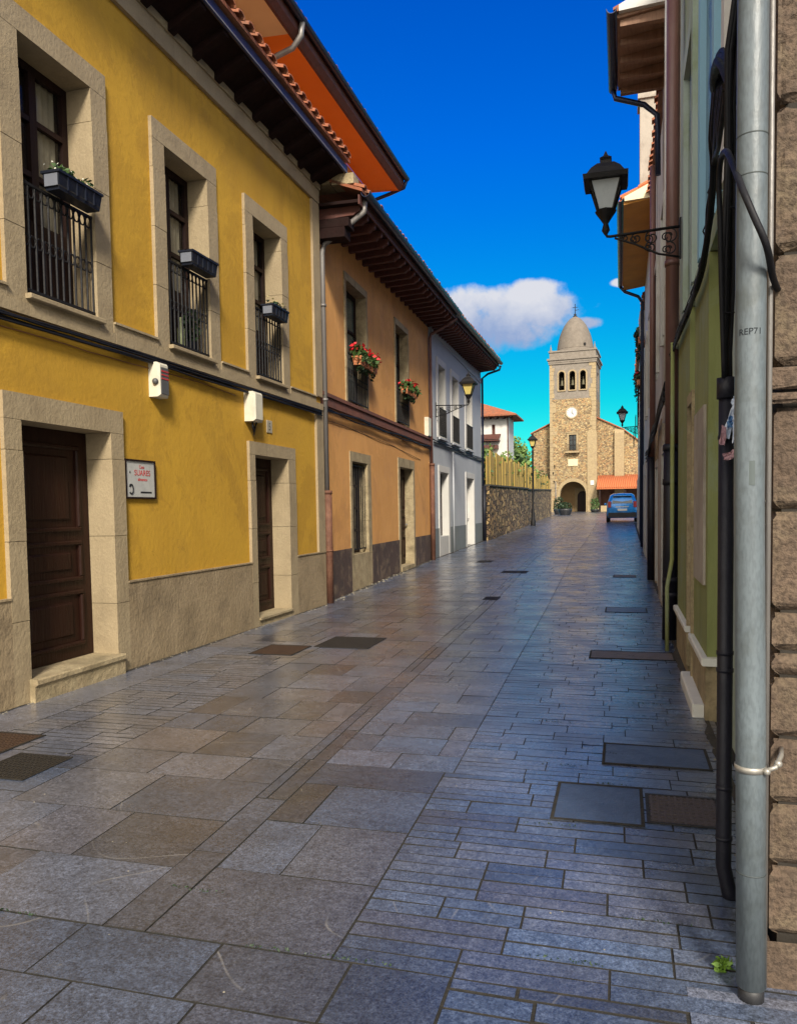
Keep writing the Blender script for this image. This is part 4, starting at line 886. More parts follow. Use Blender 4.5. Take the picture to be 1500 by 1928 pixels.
archwall(mb, 0, TW, 13.901, 17.85, [(c, .32, 14.9, 16.7) for c in cen], -.7, .0, 10)
mb.box(0, .7, -TD, -.701, 13.901, 17.85)
for (a, b) in ((-TD, -3.6), (-1.9, -.701)): mb.box(TW-.7, TW, a, b, 13.901, 17.85)
mb.box(TW-.7, TW, -3.6, -1.9, 13.901, 14.9); mb.box(TW-.7, TW, -3.6, -1.9, 17.0, 17.85); mb.box(.7, TW-.7, -TD, -TD+.7, 13.901, 17.85)
mb.build('belfry', church_grey, Ch)
mb = MB(xc)
for c in cen: archring(mb, c, .321, .16, 16.7, 14.9, .001, .04, 10); mb.box(c-.45, c+.45, .001, .12, 14.78, 14.899)
mb.build('belfry_arch', church_dress, Ch)
for c in cen:
    mb = MB(xc); mb.lathe((c, -.35, 15.45), [(.28, 0), (.26, .05), (.2, .2), (.16, .45), (.12, .6), (.03, .68), (.03, .95)], 14); mb.build('bell', M('bronze', (.08, .07, .04), None, .5, metal=.6), Ch)
mb = MB(xc); mb.box(.7, TW-.7, -1.6, -1.5, 13.95, 17.8); mb.build('belfry_inside', mortar, Ch)
# dressed corners
rq = random.Random(9); mb = MB(xc); mbR = MB(xc)
z = B
while z < 17.8:
    h = min(rq.uniform(.38, .6), 17.82-z)
    for k, (e0, e1) in enumerate(((0, 1), (1, 0))):
        w_ = rq.uniform(.25, .7) if z > 10 else rq.uniform(.3, .85)
        if k == 0: mb.box(-.03, w_, -.4, .03, z, z+h-.02)
        else: mbR.box(TW-w_-.12, TW+.03, -.4, .03, z, z+h-.02)
    z += h
mb.build('corner_stones', church_dress, Ch); mbR.build('corner_stones', church_dress, Ch)
mb = MB(xc); mb.box(TW-.95, TW+.12, -.2, .14, B, 9.9); mb.prism([(TW-.95, 9.9), (TW+.12, 9.9), (TW, 10.3), (TW-.8, 10.3)], -.15, .10); mb.build('buttress', church_dress, Ch)
mb = MB(xc); archring(mb, 2.55, 1.451, .38, 3.1, B, .001, .05, 18); mb.build('portal_arch', church_dress, Ch)
mb = MB(xc); mb.box(.7, TW-.7, -3.4, -3.3, B, 5.2); mb.box(.701, .75, -3.3, -.71, B, 5.2); mb.build('porch_wall', M('porch_plaster', (.34, .22, .10), (.26, .17, .08), .9, 3, .3, 20), Ch)
mb = MB(xc); archwall(mb, 2.4, 4.1, B, 3.9, [(3.3, .62, B, 2.9)], -3.298, -3.2, 8); mb.build('inner_portal', church_dress, Ch)
mb = MB(xc); mb.box(2.68, 3.92, -3.29, -3.26, B, 3.6); mb.build('church_door', doorwood, Ch)
# cornice, parapet, dome
def ring(mb, z0, z1, o): mb.box(-o, TW+o, -TD-o, o, z0, z1)
mb = MB(xc); ring(mb, 17.851, 18.05, .12); ring(mb, 18.051, 18.3, .16); ring(mb, 18.301, 18.5, .28); mb.build('cornice', church_grey, Ch)
mb = MB(xc); ring(mb, 18.501, 19.2, .02); ring(mb, 19.201, 19.38, .12); mb.build('parapet', church_grey, Ch)
mb = MB(xc); cx_, cy_ = TW/2, -TD/2
mb.lathe((cx_, cy_, 0), [(2.15, 19.381), (2.15, 19.75), (2.0, 19.8)], 24)
prof = [(2.08, 19.8), (2.02, 20.3), (1.90, 20.9), (1.74, 21.5), (1.50, 22.1), (1.22, 22.65), (.92, 23.05), (.58, 23.4), (.2, 23.62)]
mb.lathe((cx_, cy_, 0), prof, 32)
mb.build('dome', M('dome_stone', (.20, .168, .135), (.145, .12, .095), .9, 2.4, .6, 10, stain=(.13, .11, .09), stain_s=1.0, stain_a=.6), Ch)
mb = MB(xc); mb.lathe((cx_, cy_, 0), [(.22, 23.6), (.26, 23.66), (.2, 23.72), (.1, 23.8), (.16, 23.9), (.05, 24.0)], 12)
mb.tube([(cx_, cy_, 24), (cx_, cy_, 25.1)], .04, 6); mb.tube([(cx_-.3, cy_, 24.7), (cx_+.3, cy_, 24.7)], .035, 6); mb.tube([(cx_, cy_, 24.35), (cx_+.42, cy_+.1, 24.4)], .03, 6); mb.build('cross', iron, Ch)
mb = MB(xc); mb.lathe((cx_+1.25, .02-1.05, 20.0), [(.14, 0), (.14, .25)], 8); mb.build('dome_vent', iron, Ch)
for a, b in ((.12, -.12), (TW-.12, -.12), (.12, -TD+.12), (TW-.12, -TD+.12)):
    mb = MB(xc); mb.lathe((a, b, 19.38), [(.16, 0), (.15, .14), (.07, .2), (.11, .34), (.04, .5), (.02, .75)], 8); mb.build('pinnacle', church_grey, Ch)
# clock
ck = MB(xc); ck.add([(2.45+.58*math.cos(t*math.pi/16), dd, 12.35+.58*math.sin(t*math.pi/16)) for dd in (.001, .06) for t in range(32)], [tuple(range(32)), tuple(range(32, 64))]+[(k, (k+1) % 32, (k+1) % 32+32, k+32) for k in range(32)])
clock = ck.build('clock_face', M('clock_white', (.55, .55, .52), (.48, .48, .45), .5), Ch)
mb = MB(xc)
for k in range(12):
    a = k*math.pi/6; mb.tube([(2.45+.44*math.sin(a), .064, 12.35+.44*math.cos(a)), (2.45+.52*math.sin(a), .064, 12.35+.52*math.cos(a))], .018, 5)
mb.tube([(2.45, .07, 12.35), (2.45+.05, .07, 12.70)], .025, 5); mb.tube([(2.45, .07, 12.35), (2.45+.18, .07, 12.14)], .032, 5); mb.build('clock_hands', iron, clock)
mb = MB(xc); n = 32
for k in range(n):
    a, b = 2*math.pi*k/n, 2*math.pi*(k+1)/n
    mb.add([(2.45+r*math.cos(t), d, 12.35+r*math.sin(t)) for d in (.001, .085) for t in (a, b) for r in (.582, .72)], [(0, 1, 3, 2), (4, 6, 7, 5), (0, 2, 6, 4), (1, 5, 7, 3)])
mb.build('clock_rim', church_dress, clock)
# balcony window, tablet
mb = MB(xc); mb.box(1.92, 2.12, .001, .06, 7.95, 10.05); mb.box(2.95, 3.15, .001, .06, 7.95, 10.05); mb.box(2.12, 2.95, .001, .06, 9.851, 10.05); mb.box(1.85, 3.22, .001, .12, 10.051, 10.15); mb.build('window_surround', church_dress, Ch)
window_fr(xc, Ch, 2.121, 2.949, 8.1, 9.849, -.2, darkwood, gl_dark, 3, 2, .07)
mb = MB(xc); mb.box(1.75, 3.32, .001, .6, 7.78, 7.95); mb.prism_s([(.001, 7.4), (.001, 7.779), (.5, 7.779)], 1.95, 2.1); mb.prism_s([(.001, 7.4), (.001, 7.779), (.5, 7.779)], 2.97, 3.12); mb.build('balcony_slab', church_dress, Ch)
railing(xc, Ch, 1.8, 3.27, 7.96, 8.75, .55, .02, .16, False)
mb = MB(xc); mb.bbox(2.0, 3.12, .001, .07, 6.3, 7.1, .03); mb.build('tablet', M('tablet_stone', (.66, .56, .36), (.55, .46, .3), .8, 8, .3, 20), Ch)
for x, z in ((.35, 5.6), (.5, 6.4), (.42, 4.6)):
    mb = MB(xc); mb.ball((x, .05, z), .09, 8); mb.tube([(x, .03, z), (x, .12, z-.25)], .03, 5); mb.build('floodlight', iron, Ch)
pipe(xc, [(.62, .09, 4.6), (.62, .09, B)], .05, zinc, 'downpipe', Ch)
mb = MB(xc); mb.bbox(TW-.6, TW-.2, .142, .2, 4.1, 4.6, .02); mb.build('wall_lamp', white, Ch)
# nave wings
mb = MB(xc); mb.prism([(-2.25, B), (-.001, B), (-.001, 11.35), (-2.25, 10.3)], -14, -1.4); mb.build('nave_wall', church_rubble, Ch)
mb = MB(xc); mb.prism([(TW+.001, B), (14, B), (14, 5.4), (TW+2.9, 10.25), (TW+.001, 11.7)], -14, -1.4); mb.build('nave_wall', church_rubble, Ch)
mb = MB(xc); mb.box(TW+1.95, TW+3.0, -1.4, -.95, B, 9.9); mb.prism_s([(-1.4, 9.9), (-.95, 9.9), (-1.4, 10.4)], TW+1.95, TW+3.0); mb.build('buttress', church_dress, Ch)
mb = MB(xc); mb.prism([(-2.45, 10.23), (-.001, 11.38), (-.001, 11.52), (-2.45, 10.36)], -14.2, -1.2); mb.prism([(TW+.001, 11.73), (TW+2.9, 10.28), (14.2, 5.33), (14.2, 5.48), (TW+2.9, 10.42), (TW+.001, 11.88)], -14.2, -1.2); mb.build('nave_roof', tile, Ch)
# side porch with red tiles
mb = MB(xc)
v = [(TW+.10, -1.39, 5.05), (13, -1.39, 5.05), (13, 2.3, 3.55), (TW+.25, 2.3, 3.55)]
mb.add(v+[(a, b, c+.14) for a, b, c in v], [(0, 1, 2, 3), (7, 6, 5, 4), (0, 4, 5, 1), (1, 5, 6, 2), (2, 6, 7, 3), (3, 7, 4, 0)])
for k in range(34):
    x = TW+.35+k*.23; mb.tube([(x, -1.3, 5.2), (x, 2.36, 3.71)], .075, 6)
mb.build('porch_roof', tilel, Ch)
for x in (TW+.5, TW+3.2, TW+5.9):
    mb = MB(xc); mb.box(x, x+.2, 1.95, 2.15, B, 3.55); mb.build('porch_post', darkwood, Ch)
mb = MB(xc); mb.box(TW+.3, 12.8, 1.9, 2.12, 1.1, 1.75); mb.build('porch_parapet', church_dress, Ch)
mb = MB(xc); mb.box(TW+.3, 12.8, -1.39, -1.3, B, 4.6); mb.build('porch_back', M('porch_brown', (.12, .05, .03), (.08, .035, .02), .9), Ch)
def tub(x, y, r, h, label, seed, fr, mt=leafm):
    z = G(y); t = thing('tub_plant', (x, y, z), label, 'planter', 'planters before the church')
    mb = MB(); mb.lathe((x, y, z), [(r*.7, 0), (r*.95, h*.7), (r, h), (r*.9, h), (r*.85, h*.9)], 16); mb.build('tub', blackpaint, t)
    mb = MB(); rr = random.Random(seed); mb.leaves((x, y, z+h+fr*.45), (r*1.0, r, fr), 420, .1, rr); mb.build('foliage', mt, t)
tub(-4.75, 70, .62, .55, 'low round black tub with a spreading bush left of the church arch', 3, .4, leafd)
tub(-5.6, 74, .5, .5, 'tub of taller dark greenery at the end of the garden wall', 4, .8, leafd)
tub(-2.75, 86, .5, .3, 'upright clipped bush at the right side of the church arch', 5, .9, leafm)
# ------------------------------------------------------------------ lamps
def lantern(xf, t, c, k, glass):
    # four sided street lantern hung above its cup; c = base centre, k = scale
    s0, d0, z0 = c; f = lambda pr, n=4, rot=math.pi/4: [(a*k, b*k) for a, b in pr]
    mb = MB(xf)
    mb.lathe(c, f([(.02, -.26), (.05, -.21), (.03, -.13), (.07, -.07), (.12, 0), (.13, .025)]), 8)
    for j in range(4):
        a = math.pi/4+j*math.pi/2; mb.tube([(s0+.125*k*math.cos(a), d0+.125*k*math.sin(a), z0+.02*k), (s0+.275*k*math.cos(a), d0+.275*k*math.sin(a), z0+.40*k)], .016*k, 5)
    mb.build('lantern_frame', iron, t)
    mb = MB(xf); mb.lathe(c, f([(.115, .03), (.26, .385)]), 4, False, math.pi/4); mb.build('lantern_glass', glass, t)
    mb = MB(xf); mb.lathe(c, f([(.355, .345), (.375, .40), (.31, .42), (.24, .50), (.14, .57), (.09, .585), (.08, .62), (.10, .645), (.04, .68), (.008, .74)]), 4, False, math.pi/4)
    mb.build('lantern_roof', iron, t)
def scroll(mb, c, r, a0, turns, dirn, n=20, w=.01):
    pts = []
    for k in range(n+1):
        q = k/n; a = a0+dirn*turns*2*math.pi*q; rr = r*(1-.75*q); pts.append((c[0], c[1]+rr*math.cos(a), c[2]+rr*math.sin(a)))
    mb.tube(pts, w, 5)
def wall_lamp(xf, s, z, reach, label, k=1.0, glass=frost, up=.16):
    t = thing('wall_lantern', tuple(xf(s, 0, z)), label, 'street lamp', 'wall lanterns on scroll brackets')
    mb = MB(xf); mb.box(s-.03*k, s+.03*k, .001, .02, z-.38*k, z+.1*k)
    mb.tube([(s, .02, z), (s, reach-.05, z-.035*k), (s, reach-.015, z-.03*k), (s, reach, z), (s, reach, z+up-.12*k)], .017*k, 6)
    mb.tube([(s, .02, z-.36*k), (s, reach*.3, z-.30*k), (s, reach*.6, z-.16*k), (s, reach*.88, z-.06*k)], .013*k, 6)
    for (dd, zz, r) in ((.12, -.10, .10), (.12, -.25, .085), (.30, -.10, .085), (.31, -.21, .07), (.46, -.09, .065), (.58, -.07, .045)):
        scroll(mb, (s, dd*reach/.78, z+zz*k), r*k, 1.2, 1.3, 1 if dd < .3 else -1, 16, .009*k); scroll(mb, (s, dd*reach/.78+.04, z+zz*k-.01), r*k*.7, 4, 1.1, -1, 12, .008*k)
    mb.build('bracket', iron, t)
    lantern(xf, t, (s, reach, z+up+.12*k), k, glass); return t
xr = frame((.62, 0), (.62, 10), flip=True)
wall_lamp(xr, 9.2, 4.62, .79, 'large lantern on a scrolled bracket on the right wall against the blue sky', .90, up=.12)
wall_lamp(frame((.72, 0), (.72, 10), flip=True), 39, 5.38, .70, 'distant dark lantern over the blue car on the right', 1.0, up=.16)
wall_lamp(xg, .9, 4.72, 1.0, 'lantern with yellowed glass on the corner of the grey house', .92, frosty, up=.14)
px_, py_ = -4.72, 43.9; pz = G(py_)
t = thing('post_lamp', (px_, py_, pz), 'tall lamp post standing against the stone wall before the church', 'street lamp')
mb = MB(); mb.lathe((px_, py_, pz), [(.14, 0), (.14, .25), (.09, .35), (.075, .9), (.055, 1.0), (.05, 4.0), (.07, 4.05), (.03, 4.2)], 10); mb.build('post', iron, t)
lantern(ident, t, (px_, py_, pz+4.35), 1.0, frosty)
# ------------------------------------------------------------------ parked car
def car(x, y, label):
    z = G(y); t = thing('parked_car', (x, y, z), label, 'car'); c3 = lambda a, b, c: Vector((x+a, y+b, z+c))
    L, Wd = 4.2, .86
    # sections along the length: (pos from rear, half width, sill z, belt z, roof z or bonnet, half roof width)
    secs = [(0, .70, .38, .92, .98, .62), (.06, .80, .30, 1.0, 1.10, .64), (.18, .85, .26, 1.02, 1.38, .60), (.5, .87, .24, 1.02, 1.60, .62), (1.2, .88, .24, 1.0, 1.66, .65), (2.0, .88, .24, .98, 1.64, .64), (2.6, .88, .24, .96, 1.48, .62), (3.1, .87, .24, .93, 1.12, .60), (3.7, .84, .26, .84, .94, .58), (4.1, .76, .32, .70, .74, .5), (4.2, .62, .40, .58, .60, .45)]
    mb = MB(c3); vs = []
    for (p, hw, zs, zb, zr, hr) in secs:
        vs += [(-hw*.9, p, zs), (-hw, p, zs+.18), (-hw, p, (zs+zb)/2+.1), (-hw*.975, p, zb), (-hr-.03, p, zb+(zr-zb)*.85), (-hr*.8, p, zr), (0, p, zr+.02), (hr*.8, p, zr), (hr+.03, p, zb+(zr-zb)*.85), (hw*.975, p, zb), (hw, p, (zs+zb)/2+.1), (hw, p, zs+.18), (hw*.9, p, zs)]
    n = 13; m = len(secs)
    mb.add(vs, [(i*n+k, i*n+(k+1) % n, (i+1)*n+(k+1) % n, (i+1)*n+k) for i in range(m-1) for k in range(n)]+[tuple(range(n)), tuple(range((m-1)*n, m*n))], True)
    b = mb.build('body', carblue, t)
    mb = MB(c3)   # rear window and side windows sit just proud of the body
    mb.add([(-.56, .03, 1.08), (.56, .03, 1.08), (.50, .26, 1.50), (-.50, .26, 1.50), (-.56, .06, 1.08), (.56, .06, 1.08), (.50, .29, 1.50), (-.50, .29, 1.50)], [(0, 1, 2, 3), (7, 6, 5, 4), (0, 4, 5, 1), (1, 5, 6, 2), (2, 6, 7, 3), (3, 7, 4, 0)])
    mb.build('rear_window', carglass, t)
    for sx in (-1, 1):
        mb = MB(c3); mb.add([(sx*.868, .55, 1.03), (sx*.868, 2.9, 1.0), (sx*.68, 2.3, 1.47), (sx*.67, .75, 1.54), (sx*.84, .55, 1.03), (sx*.84, 2.9, 1.0), (sx*.65, 2.3, 1.47), (sx*.64, .75, 1.54)], [(0, 1, 2, 3), (7, 6, 5, 4), (0, 4, 5, 1), (1, 5, 6, 2), (2, 6, 7, 3), (3, 7, 4, 0)]); mb.build('side_window', carglass, t)
        mb = MB(c3); mb.box(sx*.70-.09, sx*.70+.09, -.02, .14, .86, 1.2); mb.build('tail_light', lampred if sx > 0 else lampred, t)
        mb = MB(c3); mb.ball((sx*.98, 2.75, 1.05), .1, 8, (.7, .5, .8)); mb.build('wing_mirror', carblue, t)
        for py in (.72, 3.38):
            mb = MB(c3); mb.tube([(sx*.70, py, .31), (sx*.885, py, .31)], .31, 20); w_ = mb.build('wheel', rubber, t)
            mb = MB(c3); mb.tube([(sx*.886, py, .31), (sx*.892, py, .31)], .19, 14); mb.build('rim', chrome, w_)
    mb = MB(c3); mb.bbox(-.78, .78, -.06, .12, .30, .56, .03); mb.build('rear_bumper', blackpaint, t)
    mb = MB(c3); mb.box(-.26, .26, -.035, -.02, .66, .78); mb.build('number_plate', white, t)
    mb = MB(c3); mb.box(-.35, .35, -.012, .02, .86, .92); mb.build('boot_trim', chrome, t)
    mb = MB(c3); mb.bbox(-.5, .5, .16, .34, 1.50, 1.545, .01); mb.build('spoiler', carblue, t)
    return t
car(.02, 46.6, 'blue hatchback parked facing away at the far end of the street')
# ------------------------------------------------------------------ right side of the street
# green house with a brown sandstone corner
xq = frame((.50, 0), (.50, 10), flip=True)
GHs = thing('green_house', (2, 7, 0), 'narrow green stained house with a brown sandstone corner pier', 'house')
mb = MB(); mb.box(.70, 6, 3.08, 10.6, 0, 7.9); mb.build('wall', greenp, GHs)
xr7 = frame((.70, 0), (.70, 10), flip=True); xr6 = frame((.70, 0), (.70, 10), flip=True)
# piers of the ground floor and the upper window surrounds
mb = MB(xr6)
for a, b in ((6.17, 7.28), (7.80, 9.35)): mb.box(a, b, .001, .095, .48, 3.42)
mb.build('green_pier', mossg, GHs)
mb = MB(xr6)
for a, b in ((6.17, 7.28), (7.80, 9.35)): mb.box(a-.01, b+.01, .001, .105, -.02, .42)
mb.build('pier_base', oldst, GHs)
mb = MB(xr6)
for a, b in ((6.10, 7.33), (7.74, 9.40)): mb.bbox(a, b, .001, .14, .421, .479, .01)
mb.build('marble_ledge', white, GHs)
mb = MB(xr6); mb.bbox(6.25, 7.5, .106, .19, -.01, .10, .012); mb.build('doorstep', white, GHs)
mb = MB(xr6); mb.box(7.29, 7.79, .001, .03, .1, 2.55); mb.build('door', darkwood, GHs)
mb = MB(xr6); mb.box(7.285, 7.33, .001, .12, .10, 2.6); mb.box(7.75, 7.795, .001, .12, .10, 2.6); mb.box(7.331, 7.749, .001, .12, 2.5, 2.6); mb.build('door_frame', oldst, GHs)
mb = MB(xr6); mb.box(6.3, 7.1, .0955, .115, 1.0, 2.35); mb.build('shutter', beigep, GHs)
for a, b, mt in ((4.7, 5.6, whitep), (6.35, 7.25, bluep), (8.15, 9.1, greenp)):
    mb = MB(xr6); mb.box(a-.16, a, .001, .07, 3.7, 6.3); mb.box(b, b+.16, .001, .07, 3.7, 6.3); mb.box(a, b, .001, .07, 6.1, 6.3); mb.build('window_surround', mt, GHs)
    mb = MB(xr6); mb.box(a+.001, b-.001, .001, .02, 3.7, 6.09); mb.build('shutter' if a < 5 else 'window', whitep if a < 5 else gl_dark, GHs)
mb = MB(xr6); mb.box(3.1, 10.6, .001, .09, 3.43, 3.58); mb.build('string_course', greenp, GHs)
mb = MB(xr6); mb.box(9.45, 10.4, .001, .05, 0, 2.5); mb.build('garage_door', blackpaint, GHs)
pipe(xr6, [(9.3, .16, 3.4), (9.3, .16, 1.0), (9.15, .22, .7), (9.1, .22, 0)], .022, mossg, 'conduit', GHs)
mb = MB(); mb.box(.72, 6, 3.2, 10.6, 7.901, 8.0); mb.build('roof', tile, GHs)
# sandstone pier: rusticated blocks
zj = [-.05, .16, .40, .61, .83, 1.035, 1.115, 1.25, 1.58, 1.915, 1.96, 2.04, 2.40, 2.86, 3.25, 3.6, 4.1, 4.6, 5.1, 5.6, 6.1, 7.0, 7.9]
rk = random.Random(4); mb = MB(); 
def block(mb, x0, x1, y0, y1, z0, z1, c, rough=.006):
    # rusticated block: chamfered arrises and slightly irregular faces on its two visible sides
    z0 += .005; z1 -= .005
    def ticks(a, b, st):
        n = max(1, int((b-a-2*c)/st)); return [a, a+c*.5, a+c]+[a+c+(b-a-2*c)*i/n for i in range(1, n)]+[b-c, b-c*.5, b]
    def grid(us, vs_, fn):
        vs = [fn(u, v) for v in vs_ for u in us]; na = len(us); mb.add(vs, [(j*na+i, j*na+i+1, (j+1)*na+i+1, (j+1)*na+i) for j in range(len(vs_)-1) for i in range(na-1)])
    def dep(e): return c*(1-min(1, e/c))**1.3
    zt = ticks(z0, z1, .035); J = {}
    def ff(x, z):
        k = dep(min(z-z0, z1-z)); r_ = rk.uniform(0, rough) if x > x0+.001 else 0
        return (x+(k if x <= x0+.001 else 0), y0+k+r_, z)
    def sf(y, z):
        k = dep(min(z-z0, z1-z)); r_ = rk.uniform(0, rough) if y > y0+.001 else 0
        return (x0+k+r_, y+(k if y <= y0+.001 else 0), z)
    grid(ticks(x0, x1, .05) if x1-x0 > .1 else [x0, x1], zt, ff); grid([y0, y0+.02, y0+.06, y0+.1, y0+.15, y0+.2, y1-.05, y1], zt, sf)
for i, (a, b) in enumerate(zip(zj, zj[1:])):
    string = 1.9 < a < 2.03; off = .03 if string else 0; base = -.0
    if b < .17: block(mb, .452, 4.2, 2.75, 3.075, a, b, .012, .008)
    else:
        edges = [.470-off, 1.05+.2*(i % 2), 1.7+.15*(i % 3), 2.5, 4.2]
        block(mb, edges[0], edges[1], 2.78-off, 3.075, a, b, .026 if not string else .012, .007 if a < 2.4 else .016)
        for e0, e1 in zip(edges[1:], edges[2:]): block(mb, e0, e1, 2.78-off, 2.9, a, b, .026 if not string else .012, .007 if a < 2.4 else .016)
mb.build('sandstone_blocks', quoin, GHs, recalc=False)
mb = MB(); mb.box(.50, 6, 2.81, 3.079, -.05, 7.9); mb.build('pier_core', mortar, GHs)
# foreground grey plastic pipe, black pipe and cables
t = thing('grey_downpipe', (.40, 2.68, 0), 'tall pale grey plastic downpipe in front of the sandstone corner', 'downpipe')
C0 = (.402, 2.68)
mb = MB(); mb.tube([(C0[0]-.014, C0[1], 7.5), (C0[0]-.018, C0[1], 3.0), (C0[0]-.018, C0[1], 1.6), (C0[0]-.008, C0[1], .9), (C0[0], C0[1], .045)], .045, 28); mb.build('pipe', pvc, t)
for zz, xx in ((2.60, .018), (2.72, .018), (.42, .0035)): mb = MB(); mb.tube([(C0[0]-xx, C0[1], zz), (C0[0]-xx, C0[1], zz+.004)], .0456, 28); mb.build('collar', M('pipe_joint', (.05, .06, .06), None, .6), t)
mb = MB(); mb.tube([(C0[0], C0[1], -.01), (C0[0], C0[1], .05)], .04, 16); mb.build('foot', blackpaint, t)
mb = MB(); mb.tube([(C0[0]-.008, C0[1], .752), (C0[0]-.008, C0[1], .772)], .0475, 28); mb.tube([(C0[0]+.03, C0[1]-.03, .762), (C0[0]+.06, C0[1]-.03, .775), (C0[0]+.085, C0[1]+.02, .80), (C0[0]+.10, C0[1]+.10, .80)], .008, 8); mb.ball((C0[0]+.035, C0[1]-.035, .762), .012, 8); mb.ball((C0[0]+.07, C0[1]-.02, .785), .013, 8); mb.build('clamp', M('galvanised_clamp', (.36, .34, .3), None, .4, metal=.5), t)
mb = MB(); mb.tube([(C0[0]+.045, C0[1]+.07, 5), (C0[0]+.05, C0[1]+.07, 0)], .009, 8); mb.build('thin_conduit', zinc, t)
def oncyl(cx, cy, r, z0, ang0):   # wraps lettering round the pipe
    def f(a, b, c): th = ang0+a/r; return Vector((cx+(r+.0006+b)*math.sin(th), cy-(r+.0006+b)*math.cos(th), z0+c))
    return f
text_mesh('REP71', .027, oncyl(C0[0]-.018, C0[1], .045, 2.12, -.15), M('faded_print', (.03, .035, .04), None, .8, spec=.1), 'stamp', t, extrude=.0004)
mb = MB(oncyl(C0[0]-.012, C0[1], .045, 1.66, -.12)); n = 4
for k in range(n): mb.box(-.009+k*.0045, -.009+(k+1)*.0045, 0, .0006, 0, .075)
mb.build('sticker', M('faded_label', (.085, .105, .105), None, .7), t)
t = thing('black_downpipe', (.405, 3.37, 0), 'black cast iron pipe swallowing the cables beside the grey downpipe', 'downpipe')
K = (.398, 3.37)
mb = MB(); mb.tube([(K[0], K[1], 2.1), (K[0], K[1], .13), (K[0]+.02, K[1], .03), (K[0]+.03, K[1], -.01)], .030, 18); mb.build('pipe', blackpipe, t)
for z_ in (1.86, 1.0, .93, .45, .24): mb = MB(); mb.tube([(K[0], K[1], z_), (K[0], K[1], z_+.015)], .033, 18); mb.build('collar', blackpipe, t)
mb = MB(); mb.tube([(K[0], K[1], 2.02), (K[0], K[1], 2.10)], .038, 18); mb.build('collar', blackpipe, t)
# cables rising out of the black pipe and running along the green wall
rc = random.Random(12); mb = MB()
for k in range(9):
    ox, oy = rc.uniform(-.018, .018), rc.uniform(-.03, .03); pts = []
    for (x_, y_, z_, sp_) in ((.398, 3.37, 2.02, .6), (.398, 3.37, 2.2, .8), (.40, 3.37, 2.54, 1.1), (.405, 3.36, 2.93, 1), (.398, 3.33, 3.15, .9), (.402, 3.30, 3.30, 1.0), (.425, 3.25, 3.50, 1.1), (.47, 3.2, 3.75, 1.3), (.50, 3.15, 4.3, 1.5)):
        pts.append((x_+ox*sp_+rc.uniform(-.004, .004), y_+oy*sp_, z_))
    mb.tube(pts, rc.choice((.006, .009, .011)), 8)
for z_ in (2.35, 2.75, 3.2): mb.tube([(.398+.026*math.cos(a), 3.36+.03*math.sin(a), z_+.006*math.sin(a)) for a in [i*.7 for i in range(9)]], .003, 5, closed=True)
tag(mb.build('rising_cables', cable), 'black cable bundle rising from the top of the black pipe', 'cable')
mb = MB()
def sm(pts, n=3):
    out = []
    P_ = [Vector(p) for p in pts]
    for i in range(len(P_)-1):
        p0, p1, p2, p3 = P_[max(0, i-1)], P_[i], P_[i+1], P_[min(len(P_)-1, i+2)]
        for q in range(n):
            t_ = q/n; out.append(tuple(.5*((2*p1)+(p2-p0)*t_+(2*p0-5*p1+4*p2-p3)*t_*t_+(3*p1-p0-3*p2+p3)*t_**3)))
    out.append(tuple(P_[-1])); return out
for k in range(8):
    q = k/7; dx, dz = rc.uniform(-.012, .012), rc.uniform(-.015, .015)
    pts = [(.40+dx, 3.34, 2.95+.03*k), (.405+dx, 3.36, 3.18), (.415-.004*k, 3.55+.02*k, 3.38+.015*k), (.44-.003*k, 3.95+.03*k, 3.66-.01*k), (.47, 4.5-.06*k, 3.90-.045*k), (.49, 4.85-.05*k, 3.93-.06*k), (.515+dx, 5.15-.04*k, 3.80-.03*k)]
    for s_, z_ in ((5.35, 3.70), (5.6, 3.52), (6.0, 3.34), (6.6, 3.26), (7.4, 3.30), (8.5, 3.34), (9.6, 3.36), (10.5, 3.37)):
        pts.append((.555+rc.uniform(-.018, .018), s_, z_+dz+rc.uniform(-.03, .03)))
    mb.tube(sm(pts), rc.choice((.007, .010, .013)), 7)
for k in range(16):
    y_ = 5.2+k*.33; z_ = 3.75-.5*min(1, (y_-5.2)/1.2); z_ = z_ if y_ < 6.4 else 3.30+.02*(y_-6.4); mb.tube([(.56, y_, z_-.06), (.535, y_+.01, z_), (.565, y_+.02, z_+.07)], rc.uniform(.004, .009), 5)
tag(mb.build('wall_cables', cable), 'tangled clipped black cables hanging then sagging along the green house wall', 'cable')
mb = MB(); mb.tube(sm([(.385, 3.34, 2.1), (.366, 3.28, 2.45), (.357, 3.25, 2.66), (.347, 3.21, 2.80), (.345, 3.12, 2.85), (.343, 2.95, 2.80), (.340, 2.76, 2.68), (.346, 2.60, 2.545), (.372, 2.56, 2.45), (.411, 2.575, 2.36), (.445, 2.68, 2.30), (.475, 2.77, 2.28)], 4), .0105, 10)
tag(mb.build('looping_cable', cable), 'single thick black cable looping up and over in front of the grey downpipe', 'cable')
